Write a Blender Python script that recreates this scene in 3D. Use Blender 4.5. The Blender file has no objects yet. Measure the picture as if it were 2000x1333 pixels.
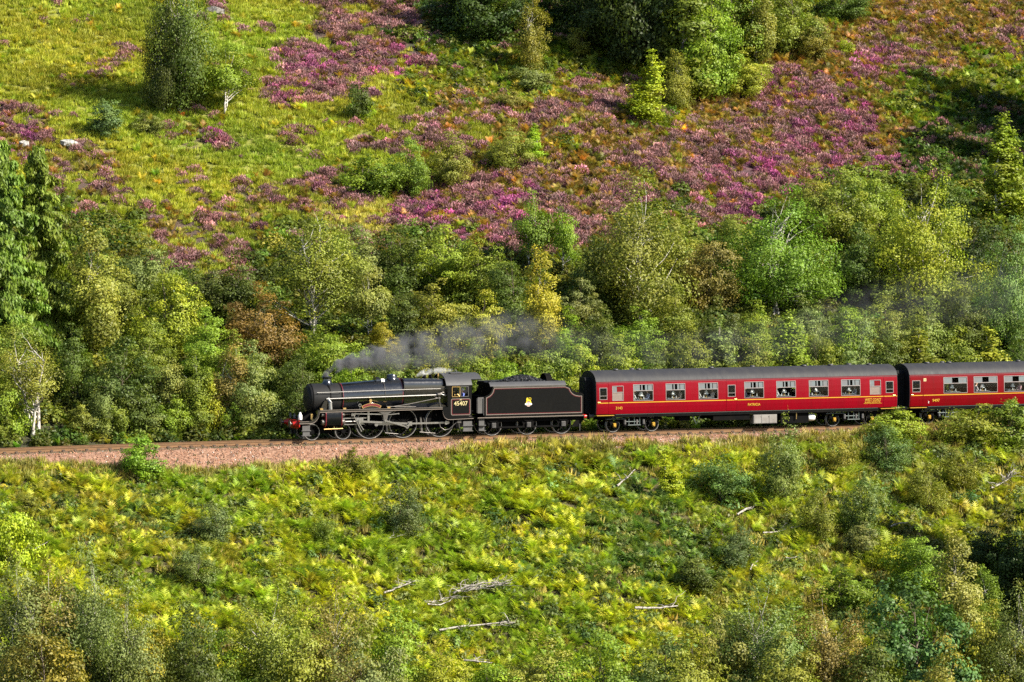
import bpy, math, random
import numpy as np
from mathutils import Vector, Matrix

R = math.radians
random.seed(7)
RNG = np.random.default_rng(7)
SC = bpy.context.scene
COL = SC.collection

# ------------------------------------------------------------------ camera
A = R(20.0)                       # bearing of the railway against the picture plane
DIST, FPX, DEP = 300.0, 9500.0, R(4.2)
CAMZ = DIST * math.tan(DEP)
PITCH = -(DEP - math.atan(181.5 / FPX))
cam_d = bpy.data.cameras.new('camera')
cam_d.sensor_width = 36.0
cam_d.lens = FPX / 2000.0 * 36.0
cam_d.clip_start, cam_d.clip_end = 1.0, 3000.0
cam = bpy.data.objects.new('camera', cam_d)
cam.location = (0, -DIST, CAMZ)
cam.rotation_euler = (R(90) + PITCH, 0, 0)
COL.objects.link(cam)
SC.camera = cam

# ------------------------------------------------------------------ sky, sun, exposure
SUN_EL, SUN_AZ = R(37), R(113)
W = bpy.data.worlds.new('World')
SC.world = W
W.use_nodes = True
wn = W.node_tree.nodes
sky = wn.new('ShaderNodeTexSky')
sky.sky_type = 'NISHITA'
sky.sun_disc = False
sky.sun_elevation, sky.sun_rotation = SUN_EL, SUN_AZ
bg = wn['Background']
bg.inputs['Strength'].default_value = 0.075
W.node_tree.links.new(sky.outputs['Color'], bg.inputs['Color'])
sun_d = bpy.data.lights.new('sun', 'SUN')
sun_d.energy = 5.0
sun_d.angle = R(0.55)
sun_d.color = (1.0, 0.93, 0.80)
sun = bpy.data.objects.new('sun', sun_d)
COL.objects.link(sun)
to_sun = Vector((math.sin(SUN_AZ) * math.cos(SUN_EL), math.cos(SUN_AZ) * math.cos(SUN_EL), math.sin(SUN_EL)))
sun.location = to_sun * 200
sun.rotation_euler = to_sun.to_track_quat('Z', 'Y').to_euler()
vs = SC.view_settings
vs.view_transform = 'Standard'
vs.look = 'None'
vs.exposure = 1.28
vs.gamma = 1.0
vs.use_curve_mapping = False
SC.render.engine = 'CYCLES'
cy = SC.cycles
cy.max_bounces, cy.diffuse_bounces, cy.glossy_bounces = 6, 2, 2
cy.transmission_bounces, cy.transparent_max_bounces, cy.volume_bounces = 4, 10, 1
cy.volume_max_steps = 512
cy.caustics_reflective = cy.caustics_refractive = False
try:
    cy.use_denoising = False
    cy.denoiser = 'OPENIMAGEDENOISE'
    cy.denoising_prefilter = 'ACCURATE'
except Exception:
    pass

# ------------------------------------------------------------------ frame of reference
# u runs along the track from the locomotive's buffers, w away from the camera, z up from the rail
T = np.array([math.cos(A), math.sin(A), 0.0])
N = np.array([-math.sin(A), math.cos(A), 0.0])
U0 = -14.69
CP = np.array([0, -DIST, CAMZ])
CF = np.array([0, math.cos(PITCH), math.sin(PITCH)])
CU = np.array([0, -math.sin(PITCH), math.cos(PITCH)])


def world(u, w, z):
    u, w, z = np.broadcast_arrays(np.asarray(u, float), np.asarray(w, float), np.asarray(z, float))
    return (u + U0)[..., None] * T + w[..., None] * N + z[..., None] * np.array([0, 0, 1.0])


def project(P):
    d = P - CP
    zc = d @ CF
    return 1000 + FPX * d[..., 0] / zc, 666.5 - FPX * (d @ CU) / zc


def uvw(P):
    P = np.asarray(P, float)
    return P @ T - U0, P @ N


def along(px, w=-1.37, z=2.0):
    """Distance along the track of the point of the plane w, height z that lies in picture column px."""
    lo, hi = -60.0, 90.0
    for _ in range(50):
        m = 0.5 * (lo + hi)
        if project(world(m, w, z))[0] < px:
            lo = m
        else:
            hi = m
    return m


def sstep(a, b, x):
    t = np.clip((np.asarray(x, float) - a) / (b - a), 0, 1)
    return t * t * (3 - 2 * t)


def wob(x, y, seed=0.0):
    """Cheap smooth pseudo noise in about -1..1."""
    s = seed * 1.7
    return (np.sin(x * 1.0 + 1.3 * np.sin(y * 0.8 + s) + s) * 0.5 + np.sin(y * 1.1 + 1.7 * np.sin(x * 0.6 - s) + 2.1 * s) * 0.35
            + np.sin((x + y) * 1.9 + s * 3.0) * 0.15)


def ztrack(u):
    u = np.asarray(u, float)
    return np.where(u < 0, -0.00030 * u * u, 0.0)


# crest of the bank below the track: picture column of the vegetation's top edge, turned into heights at w = -4.2
_cx = np.array([-300, 0, 130, 240, 400, 520, 650, 800, 900, 1000, 1150, 1300, 1420, 1500, 1600, 1690, 1740, 1850, 1950, 2000, 2200, 2600], float)
_cy = np.array([905, 902, 905, 912, 918, 910, 903, 892, 876, 866, 866, 872, 868, 858, 852, 845, 834, 832, 824, 816, 812, 820], float)
_cu, _cz = [], []
for x_, y_ in zip(_cx, _cy):
    u_ = along(x_, -4.2, -0.8)
    P_ = world(u_, -4.2, 0.0)
    zc_ = (P_ - CP) @ CF
    _cu.append(u_)
    _cz.append((project(P_)[1] - y_) * zc_ / FPX - 0.22)
_cu, _cz = np.array(_cu), np.array(_cz)


def height(u, w):
    u, w = np.broadcast_arrays(np.asarray(u, float), np.asarray(w, float))
    bed = -0.22 + ztrack(u)
    crest = np.interp(u, _cu, _cz)
    near = bed + (crest - bed) * sstep(-1.9, -3.9, w)
    t = np.maximum(-3.9 - w, 0)
    fall = 0.40 * t + 0.7 * (1 - np.exp(-t / 2.5)) * np.clip(1.2 + crest, 0, 1.6)
    near = near - fall + wob(u * 0.35, w * 0.45, 2) * 0.35 * sstep(-5, -9, w) + wob(u * 0.9, w * 0.9, 5) * 0.14 * sstep(-4.5, -7, w)
    z = near
    # the bottom of the valley, then up again to the viewpoint
    z = np.maximum(z, -19 + 0.6 * wob(u * 0.05, w * 0.05, 1))
    P = world(u, w, 0)
    dist = np.hypot(P[..., 0], P[..., 1] + DIST)
    z = np.where(w < -3, np.maximum(z, CAMZ - 1.7 - 0.25 * np.maximum(dist - 3, 0)), z)
    far = bed + (-0.45 - bed) * sstep(1.9, 3.0, w) + 0.35 * sstep(3.0, 5.0, w)
    s = np.maximum(w - 4.2, 0)
    far = far + 0.40 * s * sstep(0, 3, s)
    amp = sstep(8, 16, w)
    far = far + amp * (0.55 * wob(u * 0.16 + w * 0.10, w * 0.2 - u * 0.05, 3) + 0.22 * wob(u * 0.5, w * 0.55, 8))
    # a spur on the right, a shallow hollow on the left
    far = far + amp * (0.9 * np.exp(-((u - 30 - 0.35 * (w - 30)) / 14) ** 2) - 0.8 * np.exp(-((u - 2 + 0.3 * (w - 30)) / 12) ** 2))
    far = far - 0.0012 * np.maximum(w - 90, 0) ** 2
    return np.where(w > 0, far, z)


def ground(px, py, side):
    """(u, w) where the view ray through a picture point meets the ground."""
    d = CF + np.array([1.0, 0, 0]) * ((px - 1000) / FPX) + CU * ((666.5 - py) / FPX)
    ts = np.arange(225, 460, 0.15)
    P = CP + ts[:, None] * d
    u, w = uvw(P)
    below = (P[:, 2] < height(u, w)) & ((w > 2.5) if side == 'far' else (w < -3.0))
    i = int(np.argmax(below)) if below.any() else len(ts) - 1
    return float(u[i]), float(w[i]), float(ts[i])


# ------------------------------------------------------------------ materials
def new_mat(name):
    m = bpy.data.materials.new(name)
    m.use_nodes = True
    nt = m.node_tree
    return m, nt, nt.nodes['Principled BSDF'], nt.nodes['Material Output']


def noise(nt, scale, detail=4, rough=0.6, vec=None, dist=0.0):
    n = nt.nodes.new('ShaderNodeTexNoise')
    n.inputs['Scale'].default_value = scale
    n.inputs['Detail'].default_value = detail
    n.inputs['Roughness'].default_value = rough
    n.inputs['Distortion'].default_value = dist
    if vec is not None:
        nt.links.new(vec, n.inputs['Vector'])
    return n


def ramp(nt, fac, stops):
    r = nt.nodes.new('ShaderNodeValToRGB')
    el = r.color_ramp.elements
    el[0].position, el[0].color = stops[0][0], (*stops[0][1], 1)
    el[1].position, el[1].color = stops[-1][0], (*stops[-1][1], 1)
    for p, c in stops[1:-1]:
        e = el.new(p)
        e.color = (*c, 1)
    nt.links.new(fac, r.inputs['Fac'])
    return r.outputs['Color']


def mixc(nt, fac, a, b, mode='MIX'):
    m = nt.nodes.new('ShaderNodeMix')
    m.data_type = 'RGBA'
    m.blend_type = mode
    for s, v in ((m.inputs['Factor'], fac), (m.inputs[6], a), (m.inputs[7], b)):
        if isinstance(v, (int, float)):
            s.default_value = v
        elif isinstance(v, tuple):
            s.default_value = (*v, 1)
        else:
            nt.links.new(v, s)
    return m.outputs[2]


def math_n(nt, op, a, b=None, c=None):
    m = nt.nodes.new('ShaderNodeMath')
    m.operation = op
    for s, v in zip(m.inputs, (a, b, c)):
        if v is None:
            continue
        if isinstance(v, (int, float)):
            s.default_value = v
        else:
            nt.links.new(v, s)
    return m.outputs[0]


def texco(nt, which='Object'):
    return nt.nodes.new('ShaderNodeTexCoord').outputs[which]


def paint(name, col, rough=0.35, metal=0.0, dirt=None, amount=0.35, scale=2.0, spec=0.5, bump=0.0, coat=0.0, streak=False):
    """A painted or metal surface with blotchy wear and slightly uneven gloss."""
    m, nt, b, out = new_mat(name)
    v = texco(nt)
    if streak:
        mp = nt.nodes.new('ShaderNodeMapping')
        mp.inputs['Scale'].default_value = (2.2, 1.0, 0.30)
        nt.links.new(v, mp.inputs['Vector'])
        v = mp.outputs[0]
    n1 = noise(nt, scale, 6, 0.65, v)
    f = nt.nodes.new('ShaderNodeMapRange')
    f.inputs['From Min'].default_value, f.inputs['From Max'].default_value = 0.42, 0.75
    f.inputs['To Max'].default_value = amount
    nt.links.new(n1.outputs['Fac'], f.inputs['Value'])
    d = dirt or tuple(c * 0.6 + 0.02 for c in col)
    nt.links.new(mixc(nt, f.outputs[0], tuple(col), tuple(d)), b.inputs['Base Color'])
    n2 = noise(nt, scale * 5, 3, 0.6, v)
    r = nt.nodes.new('ShaderNodeMapRange')
    r.inputs['To Min'].default_value, r.inputs['To Max'].default_value = max(rough - 0.08, 0.03), rough + 0.14
    nt.links.new(n2.outputs['Fac'], r.inputs['Value'])
    nt.links.new(r.outputs[0], b.inputs['Roughness'])
    b.inputs['Metallic'].default_value = metal
    b.inputs['Specular IOR Level'].default_value = spec
    b.inputs['Coat Weight'].default_value = coat
    b.inputs['Coat Roughness'].default_value = 0.12
    if bump:
        bn = nt.nodes.new('ShaderNodeBump')
        bn.inputs['Strength'].default_value = bump
        bn.inputs['Distance'].default_value = 0.02
        nt.links.new(n2.outputs['Fac'], bn.inputs['Height'])
        nt.links.new(bn.outputs[0], b.inputs['Normal'])
    return m


def leaf_mat(name, source, trans=0.30, rough=0.5, lo=0.6, hi=1.4, warm=(1.18, 1.0, 0.6)):
    """Foliage: the plant's own colour (object colour or a scattered tint), varied leaf by leaf."""
    m, nt, b, out = new_mat(name)
    if source == 'object':
        base = nt.nodes.new('ShaderNodeObjectInfo').outputs['Color']
    else:
        at = nt.nodes.new('ShaderNodeAttribute')
        at.attribute_type = 'INSTANCER'
        at.attribute_name = 'tint'
        base = at.outputs['Color']
    va = nt.nodes.new('ShaderNodeAttribute')
    va.attribute_name = 'var'
    sep = nt.nodes.new('ShaderNodeSeparateColor')
    nt.links.new(va.outputs['Color'], sep.inputs[0])
    br = nt.nodes.new('ShaderNodeMapRange')
    br.inputs['To Min'].default_value, br.inputs['To Max'].default_value = lo, hi
    nt.links.new(sep.outputs[0], br.inputs['Value'])
    hs = mixc(nt, sep.outputs[1], (1.0, 1.0, 1.0), warm)
    c = mixc(nt, 1.0, base, hs, 'MULTIPLY')
    vm = nt.nodes.new('ShaderNodeVectorMath')
    vm.operation = 'SCALE'
    nt.links.new(c, vm.inputs[0])
    nt.links.new(br.outputs[0], vm.inputs['Scale'])
    nt.links.new(vm.outputs[0], b.inputs['Base Color'])
    b.inputs['Roughness'].default_value = rough
    b.inputs['Specular IOR Level'].default_value = 0.25
    tr = nt.nodes.new('ShaderNodeBsdfTranslucent')
    nt.links.new(mixc(nt, 1.0, vm.outputs[0], (1.1, 1.25, 0.5), 'MULTIPLY'), tr.inputs['Color'])
    mx = nt.nodes.new('ShaderNodeMixShader')
    mx.inputs[0].default_value = trans
    nt.links.new(b.outputs[0], mx.inputs[1])
    nt.links.new(tr.outputs[0], mx.inputs[2])
    nt.links.new(mx.outputs[0], out.inputs['Surface'])
    return m


M = {}
M['leaf'] = leaf_mat('leaves', 'object')
M['ground_leaf'] = leaf_mat('ground_cover_leaves', 'instancer', trans=0.36, lo=0.74, hi=1.26)
M['grass_blade'] = leaf_mat('grass_blades', 'instancer', lo=0.82, hi=1.18, warm=(1.1, 1.0, 0.8))
M['heather_leaf'] = leaf_mat('heather_sprigs', 'instancer', trans=0.15, rough=0.8, lo=0.5, hi=1.5, warm=(0.8, 0.75, 0.6))


def bark(name, a, b_, scale):
    m, nt, b, out = new_mat(name)
    n = noise(nt, scale, 5, 0.7, texco(nt))
    nt.links.new(ramp(nt, n.outputs['Fac'], [(0.40, a), (0.55, b_)]), b.inputs['Base Color'])
    b.inputs['Roughness'].default_value = 0.85
    return m


M['birch_bark'] = bark('birch_bark', (0.07, 0.06, 0.05), (0.56, 0.52, 0.46), 3.0)
M['brown_bark'] = bark('brown_bark', (0.05, 0.04, 0.03), (0.16, 0.12, 0.085), 4.0)
M['dead_wood'] = bark('dead_wood', (0.12, 0.10, 0.085), (0.37, 0.34, 0.30), 6.0)
M['rock'] = bark('pale_rock', (0.13, 0.125, 0.11), (0.36, 0.35, 0.33), 3.0)
M['grey_rock'] = bark('grey_rock', (0.06, 0.055, 0.05), (0.20, 0.185, 0.165), 5.0)


# ------------------------------------------------------------------ objects
def obj(name, mesh, parent=None, mats=None):
    o = bpy.data.objects.new(name, mesh)
    COL.objects.link(o)
    if parent is not None:
        o.parent = parent
    if mats is not None:
        for m in (mats if isinstance(mats, (list, tuple)) else [mats]):
            mesh.materials.append(m)
    return o


def tag(o, label=None, cat=None, group=None, kind=None):
    for k, v in (('label', label), ('category', cat), ('group', group), ('kind', kind)):
        if v:
            o[k] = v
    return o


def thing(name, label, cat, loc=(0, 0, 0), rz=0.0, group=None):
    o = bpy.data.objects.new(name, None)
    o.empty_display_size = 0.2
    COL.objects.link(o)
    o.location = loc
    o.rotation_euler = (0, 0, rz)
    return tag(o, label, cat, group)


def np_mesh(name, V, F, smooth=False, var=None):
    """A mesh from arrays: V (n,3), F (m,k) with k = 3 or 4 (or a list of such arrays)."""
    me = bpy.data.meshes.new(name)
    V = np.ascontiguousarray(V, np.float32)
    Fs = F if isinstance(F, list) else [F]
    Fs = [np.asarray(f, np.int32) for f in Fs if len(f)]
    nl = sum(f.size for f in Fs)
    nf = sum(len(f) for f in Fs)
    me.vertices.add(len(V))
    me.vertices.foreach_set('co', V.ravel())
    me.loops.add(nl)
    me.loops.foreach_set('vertex_index', np.concatenate([f.ravel() for f in Fs]))
    me.polygons.add(nf)
    st, k0 = [], 0
    for f in Fs:
        st.append(k0 + np.arange(len(f)) * f.shape[1])
        k0 += f.size
    me.polygons.foreach_set('loop_start', np.concatenate(st).astype(np.int32))
    if smooth:
        me.polygons.foreach_set('use_smooth', np.ones(nf, bool))
    if var is not None:
        at = me.attributes.new('var', 'FLOAT_COLOR', 'POINT')
        c = np.ones((len(V), 4), np.float32)
        c[:, :var.shape[1]] = var
        at.data.foreach_set('color', c.ravel())
    me.update()
    me.validate()
    return me


def tube_arrays(paths, sides=6):
    """Tapered tubes: paths is a list of (points (k,3), radii (k,))."""
    Vs, Fs, off = [], [], 0
    ang = np.linspace(0, 2 * np.pi, sides, endpoint=False)
    for P, r in paths:
        P = np.asarray(P, float)
        r = np.broadcast_to(np.asarray(r, float), (len(P),))
        d = np.gradient(P, axis=0)
        d /= np.linalg.norm(d, axis=1)[:, None] + 1e-9
        ref = np.where(np.abs(d[:, 2:3]) > 0.9, np.array([[1.0, 0, 0]]), np.array([[0, 0, 1.0]]))
        a = np.cross(d, ref)
        a /= np.linalg.norm(a, axis=1)[:, None] + 1e-9
        b = np.cross(d, a)
        ring = P[:, None] + r[:, None, None] * (np.cos(ang)[None, :, None] * a[:, None] + np.sin(ang)[None, :, None] * b[:, None])
        k = len(P)
        Vs.append(ring.reshape(-1, 3))
        i = np.arange(k - 1)[:, None] * sides
        j = np.arange(sides)[None]
        j2 = (j + 1) % sides
        Fs.append(off + np.stack([i + j, i + j2, i + sides + j2, i + sides + j], -1).reshape(-1, 4))
        off += k * sides
    return np.concatenate(Vs), np.concatenate(Fs)


class MB:
    """Collects shapes and links them as one mesh object."""

    def __init__(s):
        s.v, s.f = [], []

    def add(s, V, F):
        o = len(s.v)
        s.v += [tuple(p) for p in V]
        s.f += [tuple(i + o for i in f) for f in F]
        return s

    def box(s, x0, x1, y0, y1, z0, z1):
        V = [(x, y, z) for x in (x0, x1) for y in (y0, y1) for z in (z0, z1)]
        return s.add(V, [(0, 1, 3, 2), (4, 6, 7, 5), (0, 4, 5, 1), (2, 3, 7, 6), (0, 2, 6, 4), (1, 5, 7, 3)])

    def prism(s, poly, y0, y1):
        """Polygon in (x, z) extruded along y."""
        n = len(poly)
        V = [(x, y0, z) for x, z in poly] + [(x, y1, z) for x, z in poly]
        F = [tuple(range(n)), tuple(range(2 * n - 1, n - 1, -1))] + [(i, n + i, n + (i + 1) % n, (i + 1) % n) for i in range(n)]
        return s.add(V, F)

    def prism_x(s, poly, x0, x1, poly2=None):
        """Polygon in (y, z) extruded along x, to a second outline if given."""
        n = len(poly)
        q = poly2 or poly
        V = [(x0, y, z) for y, z in poly] + [(x1, y, z) for y, z in q]
        F = [tuple(range(n - 1, -1, -1)), tuple(range(n, 2 * n))] + [(i, (i + 1) % n, n + (i + 1) % n, n + i) for i in range(n)]
        return s.add(V, F)

    def tube(s, pts, r, sides=8, caps=True):
        V, F = tube_arrays([(pts, r)], sides)
        n = len(V)
        F = [tuple(f) for f in F]
        if caps:
            F += [tuple(range(sides - 1, -1, -1)), tuple(range(n - sides, n))]
        return s.add(V, F)

    def lathe(s, prof, c, axis='z', seg=24):
        """Profile of (radius, height) turned about an axis through c."""
        V, F = [], []
        for i in range(seg):
            a = 2 * math.pi * i / seg
            ca, sa = math.cos(a), math.sin(a)
            for r, h in prof:
                p = {'z': (r * ca, r * sa, h), 'x': (h, r * ca, r * sa), 'y': (r * sa, h, r * ca)}[axis]
                V.append((c[0] + p[0], c[1] + p[1], c[2] + p[2]))
        k = len(prof)
        for i in range(seg):
            j = (i + 1) % seg
            for m in range(k - 1):
                F.append((i * k + m, j * k + m, j * k + m + 1, i * k + m + 1))
        for m, h in ((0, 0), (k - 1, 1)):
            if prof[m][0] > 1e-4 and prof[0] != prof[-1]:
                F.append(tuple((seg - 1 - i if h else i) * k + m for i in range(seg))[::-1])
        return s.add(V, F)

    def build(s, name, mat, parent=None, angle=35):
        me = bpy.data.meshes.new(name)
        me.from_pydata(s.v, [], s.f)
        me.validate()
        me.update()
        if angle:
            me.polygons.foreach_set('use_smooth', np.ones(len(me.polygons), bool))
            me.set_sharp_from_angle(angle=R(angle))
        return obj(name, me, parent, mat)

# ------------------------------------------------------------------ what grows where, and which slopes are painted dark for shade
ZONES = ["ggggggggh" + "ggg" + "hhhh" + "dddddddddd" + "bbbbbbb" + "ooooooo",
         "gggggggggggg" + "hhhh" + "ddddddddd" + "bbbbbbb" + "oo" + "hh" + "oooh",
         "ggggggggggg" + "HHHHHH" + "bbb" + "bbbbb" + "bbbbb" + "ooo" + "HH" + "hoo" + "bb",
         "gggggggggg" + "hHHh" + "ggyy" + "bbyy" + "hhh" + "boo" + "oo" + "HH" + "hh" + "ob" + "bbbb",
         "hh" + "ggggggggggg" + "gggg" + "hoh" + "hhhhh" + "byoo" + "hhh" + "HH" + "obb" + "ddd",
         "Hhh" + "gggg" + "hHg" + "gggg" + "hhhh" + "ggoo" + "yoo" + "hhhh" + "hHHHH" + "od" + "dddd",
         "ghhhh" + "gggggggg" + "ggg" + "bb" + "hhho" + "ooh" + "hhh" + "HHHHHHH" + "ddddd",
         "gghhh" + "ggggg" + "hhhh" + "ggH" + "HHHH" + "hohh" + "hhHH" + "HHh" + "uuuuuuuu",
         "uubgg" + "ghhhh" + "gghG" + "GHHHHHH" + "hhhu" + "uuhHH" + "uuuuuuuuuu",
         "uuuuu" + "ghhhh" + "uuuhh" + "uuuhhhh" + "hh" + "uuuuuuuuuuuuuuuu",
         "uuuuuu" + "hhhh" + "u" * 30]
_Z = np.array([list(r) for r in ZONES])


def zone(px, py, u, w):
    """Letter of the hillside's plant cover or painted shade (far side of the track)."""
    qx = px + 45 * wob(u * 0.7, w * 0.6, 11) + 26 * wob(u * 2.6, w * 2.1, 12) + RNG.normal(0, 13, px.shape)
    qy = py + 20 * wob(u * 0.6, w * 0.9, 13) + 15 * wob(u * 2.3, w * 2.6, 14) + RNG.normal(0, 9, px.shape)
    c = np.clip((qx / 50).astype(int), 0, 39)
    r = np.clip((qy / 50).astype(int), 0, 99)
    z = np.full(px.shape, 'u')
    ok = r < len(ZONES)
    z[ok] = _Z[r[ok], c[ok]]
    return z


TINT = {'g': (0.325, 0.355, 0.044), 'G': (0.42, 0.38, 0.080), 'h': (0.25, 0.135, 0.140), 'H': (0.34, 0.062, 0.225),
        'b': (0.18, 0.225, 0.026), 'y': (0.28, 0.29, 0.032), 'o': (0.235, 0.165, 0.045), 'd': (0.052, 0.095, 0.020),  # 'd': bracken colour darkened to paint the shaded slopes
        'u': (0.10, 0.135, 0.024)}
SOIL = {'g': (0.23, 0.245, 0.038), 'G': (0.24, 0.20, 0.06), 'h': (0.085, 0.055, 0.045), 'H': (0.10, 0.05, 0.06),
        'b': (0.07, 0.075, 0.02), 'y': (0.10, 0.095, 0.02), 'o': (0.10, 0.06, 0.02), 'd': (0.035, 0.045, 0.015),  # 'd' soil is darkened for shade as well
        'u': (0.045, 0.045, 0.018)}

# ------------------------------------------------------------------ the ground: one sheet from the viewpoint to beyond the hill
us = np.concatenate([np.linspace(-420, -62, 30), np.arange(-60, 84, 0.5), np.linspace(86, 440, 30)])
ws = np.concatenate([np.linspace(-420, -56, 44), np.arange(-55, 126, 0.5), np.linspace(128, 260, 18)])
UU, WW = np.meshgrid(us, ws, indexing='ij')
HH = height(UU, WW)
PW = world(UU, WW, HH)
nu, nw = UU.shape
idx = np.arange(nu * nw).reshape(nu, nw)
quads = np.stack([idx[:-1, :-1], idx[1:, :-1], idx[1:, 1:], idx[:-1, 1:]], -1).reshape(-1, 4)
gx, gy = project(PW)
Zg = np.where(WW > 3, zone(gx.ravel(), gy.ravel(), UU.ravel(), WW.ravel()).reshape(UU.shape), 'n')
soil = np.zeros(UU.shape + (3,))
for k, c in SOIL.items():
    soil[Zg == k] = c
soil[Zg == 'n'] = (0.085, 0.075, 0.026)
me = np_mesh('ground', PW.reshape(-1, 3), quads, smooth=True)
at = me.attributes.new('soil', 'FLOAT_COLOR', 'POINT')
at.data.foreach_set('color', np.concatenate([soil.reshape(-1, 3), np.ones((nu * nw, 1))], 1).astype(np.float32).ravel())
m, nt, b, out = new_mat('hill_soil')
sa = nt.nodes.new('ShaderNodeAttribute')
sa.attribute_name = 'soil'
n1 = noise(nt, 1.6, 8, 0.7, texco(nt))
n2 = noise(nt, 9.0, 4, 0.7, texco(nt))
c1 = mixc(nt, 1.0, sa.outputs['Color'], ramp(nt, n1.outputs['Fac'], [(0.30, (0.45, 0.42, 0.40)), (0.5, (1, 1, 1)), (0.72, (1.5, 1.35, 1.1))]), 'MULTIPLY')
nt.links.new(mixc(nt, 0.8, c1, ramp(nt, n2.outputs['Fac'], [(0.35, (0.5, 0.5, 0.5)), (0.65, (1.3, 1.3, 1.2))]), 'MULTIPLY'), b.inputs['Base Color'])
b.inputs['Roughness'].default_value = 0.95
bn = nt.nodes.new('ShaderNodeBump')
bn.inputs['Strength'].default_value = 0.9
bn.inputs['Distance'].default_value = 0.15
nt.links.new(n2.outputs['Fac'], bn.inputs['Height'])
nt.links.new(bn.outputs[0], b.inputs['Normal'])
M['soil'] = m
tag(obj('ground', me, None, m), kind='structure')

# ballast bed: a rough shoulder of crushed pink stone under the track
us2 = np.arange(-46, 62, 0.16)
ws2 = np.concatenate([np.arange(-4.3, 3.1, 0.16)])
U2, W2 = np.meshgrid(us2, ws2, indexing='ij')
rough = RNG.normal(0, 0.022, U2.shape)
edge = sstep(-4.3, -3.6, W2) * (1 - sstep(2.4, 3.0, W2))
H2 = height(U2, W2) + 0.03 * edge - 0.05 * (1 - edge) + rough
H2 = np.where(np.abs(W2) < 1.25, ztrack(U2) - 0.215 + rough * 0.6, np.where(np.abs(W2) < 2.0, np.minimum(H2, ztrack(U2) - 0.29 + rough), H2))
i2 = np.arange(U2.size).reshape(U2.shape)
q2 = np.stack([i2[:-1, :-1], i2[1:, :-1], i2[1:, 1:], i2[:-1, 1:]], -1).reshape(-1, 4)
me = np_mesh('ballast', world(U2, W2, H2).reshape(-1, 3), q2)
m, nt, b, out = new_mat('ballast_stone')
v1 = nt.nodes.new('ShaderNodeTexVoronoi')
v1.inputs['Scale'].default_value = 11.0
nt.links.new(texco(nt), v1.inputs['Vector'])
n1 = noise(nt, 0.9, 5, 0.7, texco(nt))
sc = nt.nodes.new('ShaderNodeSeparateColor')
nt.links.new(v1.outputs['Color'], sc.inputs[0])
c1 = ramp(nt, sc.outputs[0], [(0.0, (0.085, 0.048, 0.032)), (0.5, (0.215, 0.118, 0.074)), (1.0, (0.285, 0.18, 0.125))])
nt.links.new(mixc(nt, 1.0, c1, ramp(nt, n1.outputs['Fac'], [(0.35, (0.85, 0.78, 0.74)), (0.62, (1.05, 1.0, 0.98)), (0.72, (0.98, 1.1, 1.15))]), 'MULTIPLY'), b.inputs['Base Color'])
b.inputs['Roughness'].default_value = 0.95
M['ballast'] = m
tag(obj('ballast_bed', me, None, m), kind='structure')

# ------------------------------------------------------------------ the railway track
rail_m = paint('rail_steel', (0.21, 0.115, 0.052), 0.6, 0.3, (0.11, 0.06, 0.035), 0.6, 3.0)
rail_top = paint('polished_rail', (0.42, 0.38, 0.34), 0.25, 0.9, (0.3, 0.2, 0.14), 0.4, 3.0)
wood_m = paint('sleeper_wood', (0.125, 0.075, 0.042), 0.85, 0.0, (0.045, 0.03, 0.022), 0.8, 6.0, bump=0.4)
tr = thing('railway_track', 'rusty single railway track with timber sleepers on pink ballast running under the train', 'railway track', tuple(world(0, 0, 0)), A)
ru = np.arange(-44, 60.01, 1.0)
for sgn in (-1, 1):
    mb, top = MB(), MB()
    prof = [(-0.07, -0.18), (0.07, -0.18), (0.07, -0.16), (0.012, -0.13), (0.012, -0.045), (0.035, -0.035), (0.035, -0.004), (-0.035, -0.004), (-0.035, -0.035), (-0.012, -0.045), (-0.012, -0.13), (-0.07, -0.16)]
    n = len(prof)
    V, F = [], []
    for i, u in enumerate(ru):
        for y, z in prof:
            V.append((u, sgn * 0.752 + y, z + float(ztrack(u))))
        if i:
            o = (i - 1) * n
            F += [(o + k, o + n + k, o + n + (k + 1) % n, o + (k + 1) % n) for k in range(n)]
    mb.add(V, F)
    rail = mb.build('rail', rail_m, tr, 20)
    V, F = [], []
    for i, u in enumerate(ru):
        for y in (-0.033, 0.033):
            V.append((u, sgn * 0.752 + y, float(ztrack(u))))
        if i:
            o = (i - 1) * 2
            F.append((o, o + 2, o + 3, o + 1))
    top.add(V, F).build('rail_head', rail_top, rail, 0)
sl_me = None
chairs = MB()
for i, u in enumerate(np.arange(-43.6, 59, 0.72)):
    if sl_me is None:
        mb = MB()
        mb.prism_x([(-1.28, -0.30), (1.28, -0.30), (1.28, -0.205), (1.26, -0.185), (-1.26, -0.185), (-1.28, -0.205)], -0.125, 0.125)
        s = mb.build('sleeper', wood_m, tr, 0)
        sl_me = s.data
    else:
        s = obj('sleeper', sl_me, tr)
    s.location = (u + random.uniform(-.02, .02), random.uniform(-.03, .03), float(ztrack(u)))
    s.rotation_euler = (0, 0, random.uniform(-.012, .012))
    for sg in (-1, 1):
        for q in (-1, 1):
            zt = float(ztrack(u))
            chairs.prism_x([(sg * .752 + q * a_, b_ + zt) for a_, b_ in ((.072, -.178), (.16, -.178), (.15, -.15), (.05, -.105), (.016, -.125), (.072, -.158))], u - 0.08, u + 0.08)
tag(chairs.build('rail_chairs', paint('chair_iron', (0.05, 0.032, 0.02), 0.8), tr, 0), kind='stuff')


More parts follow.
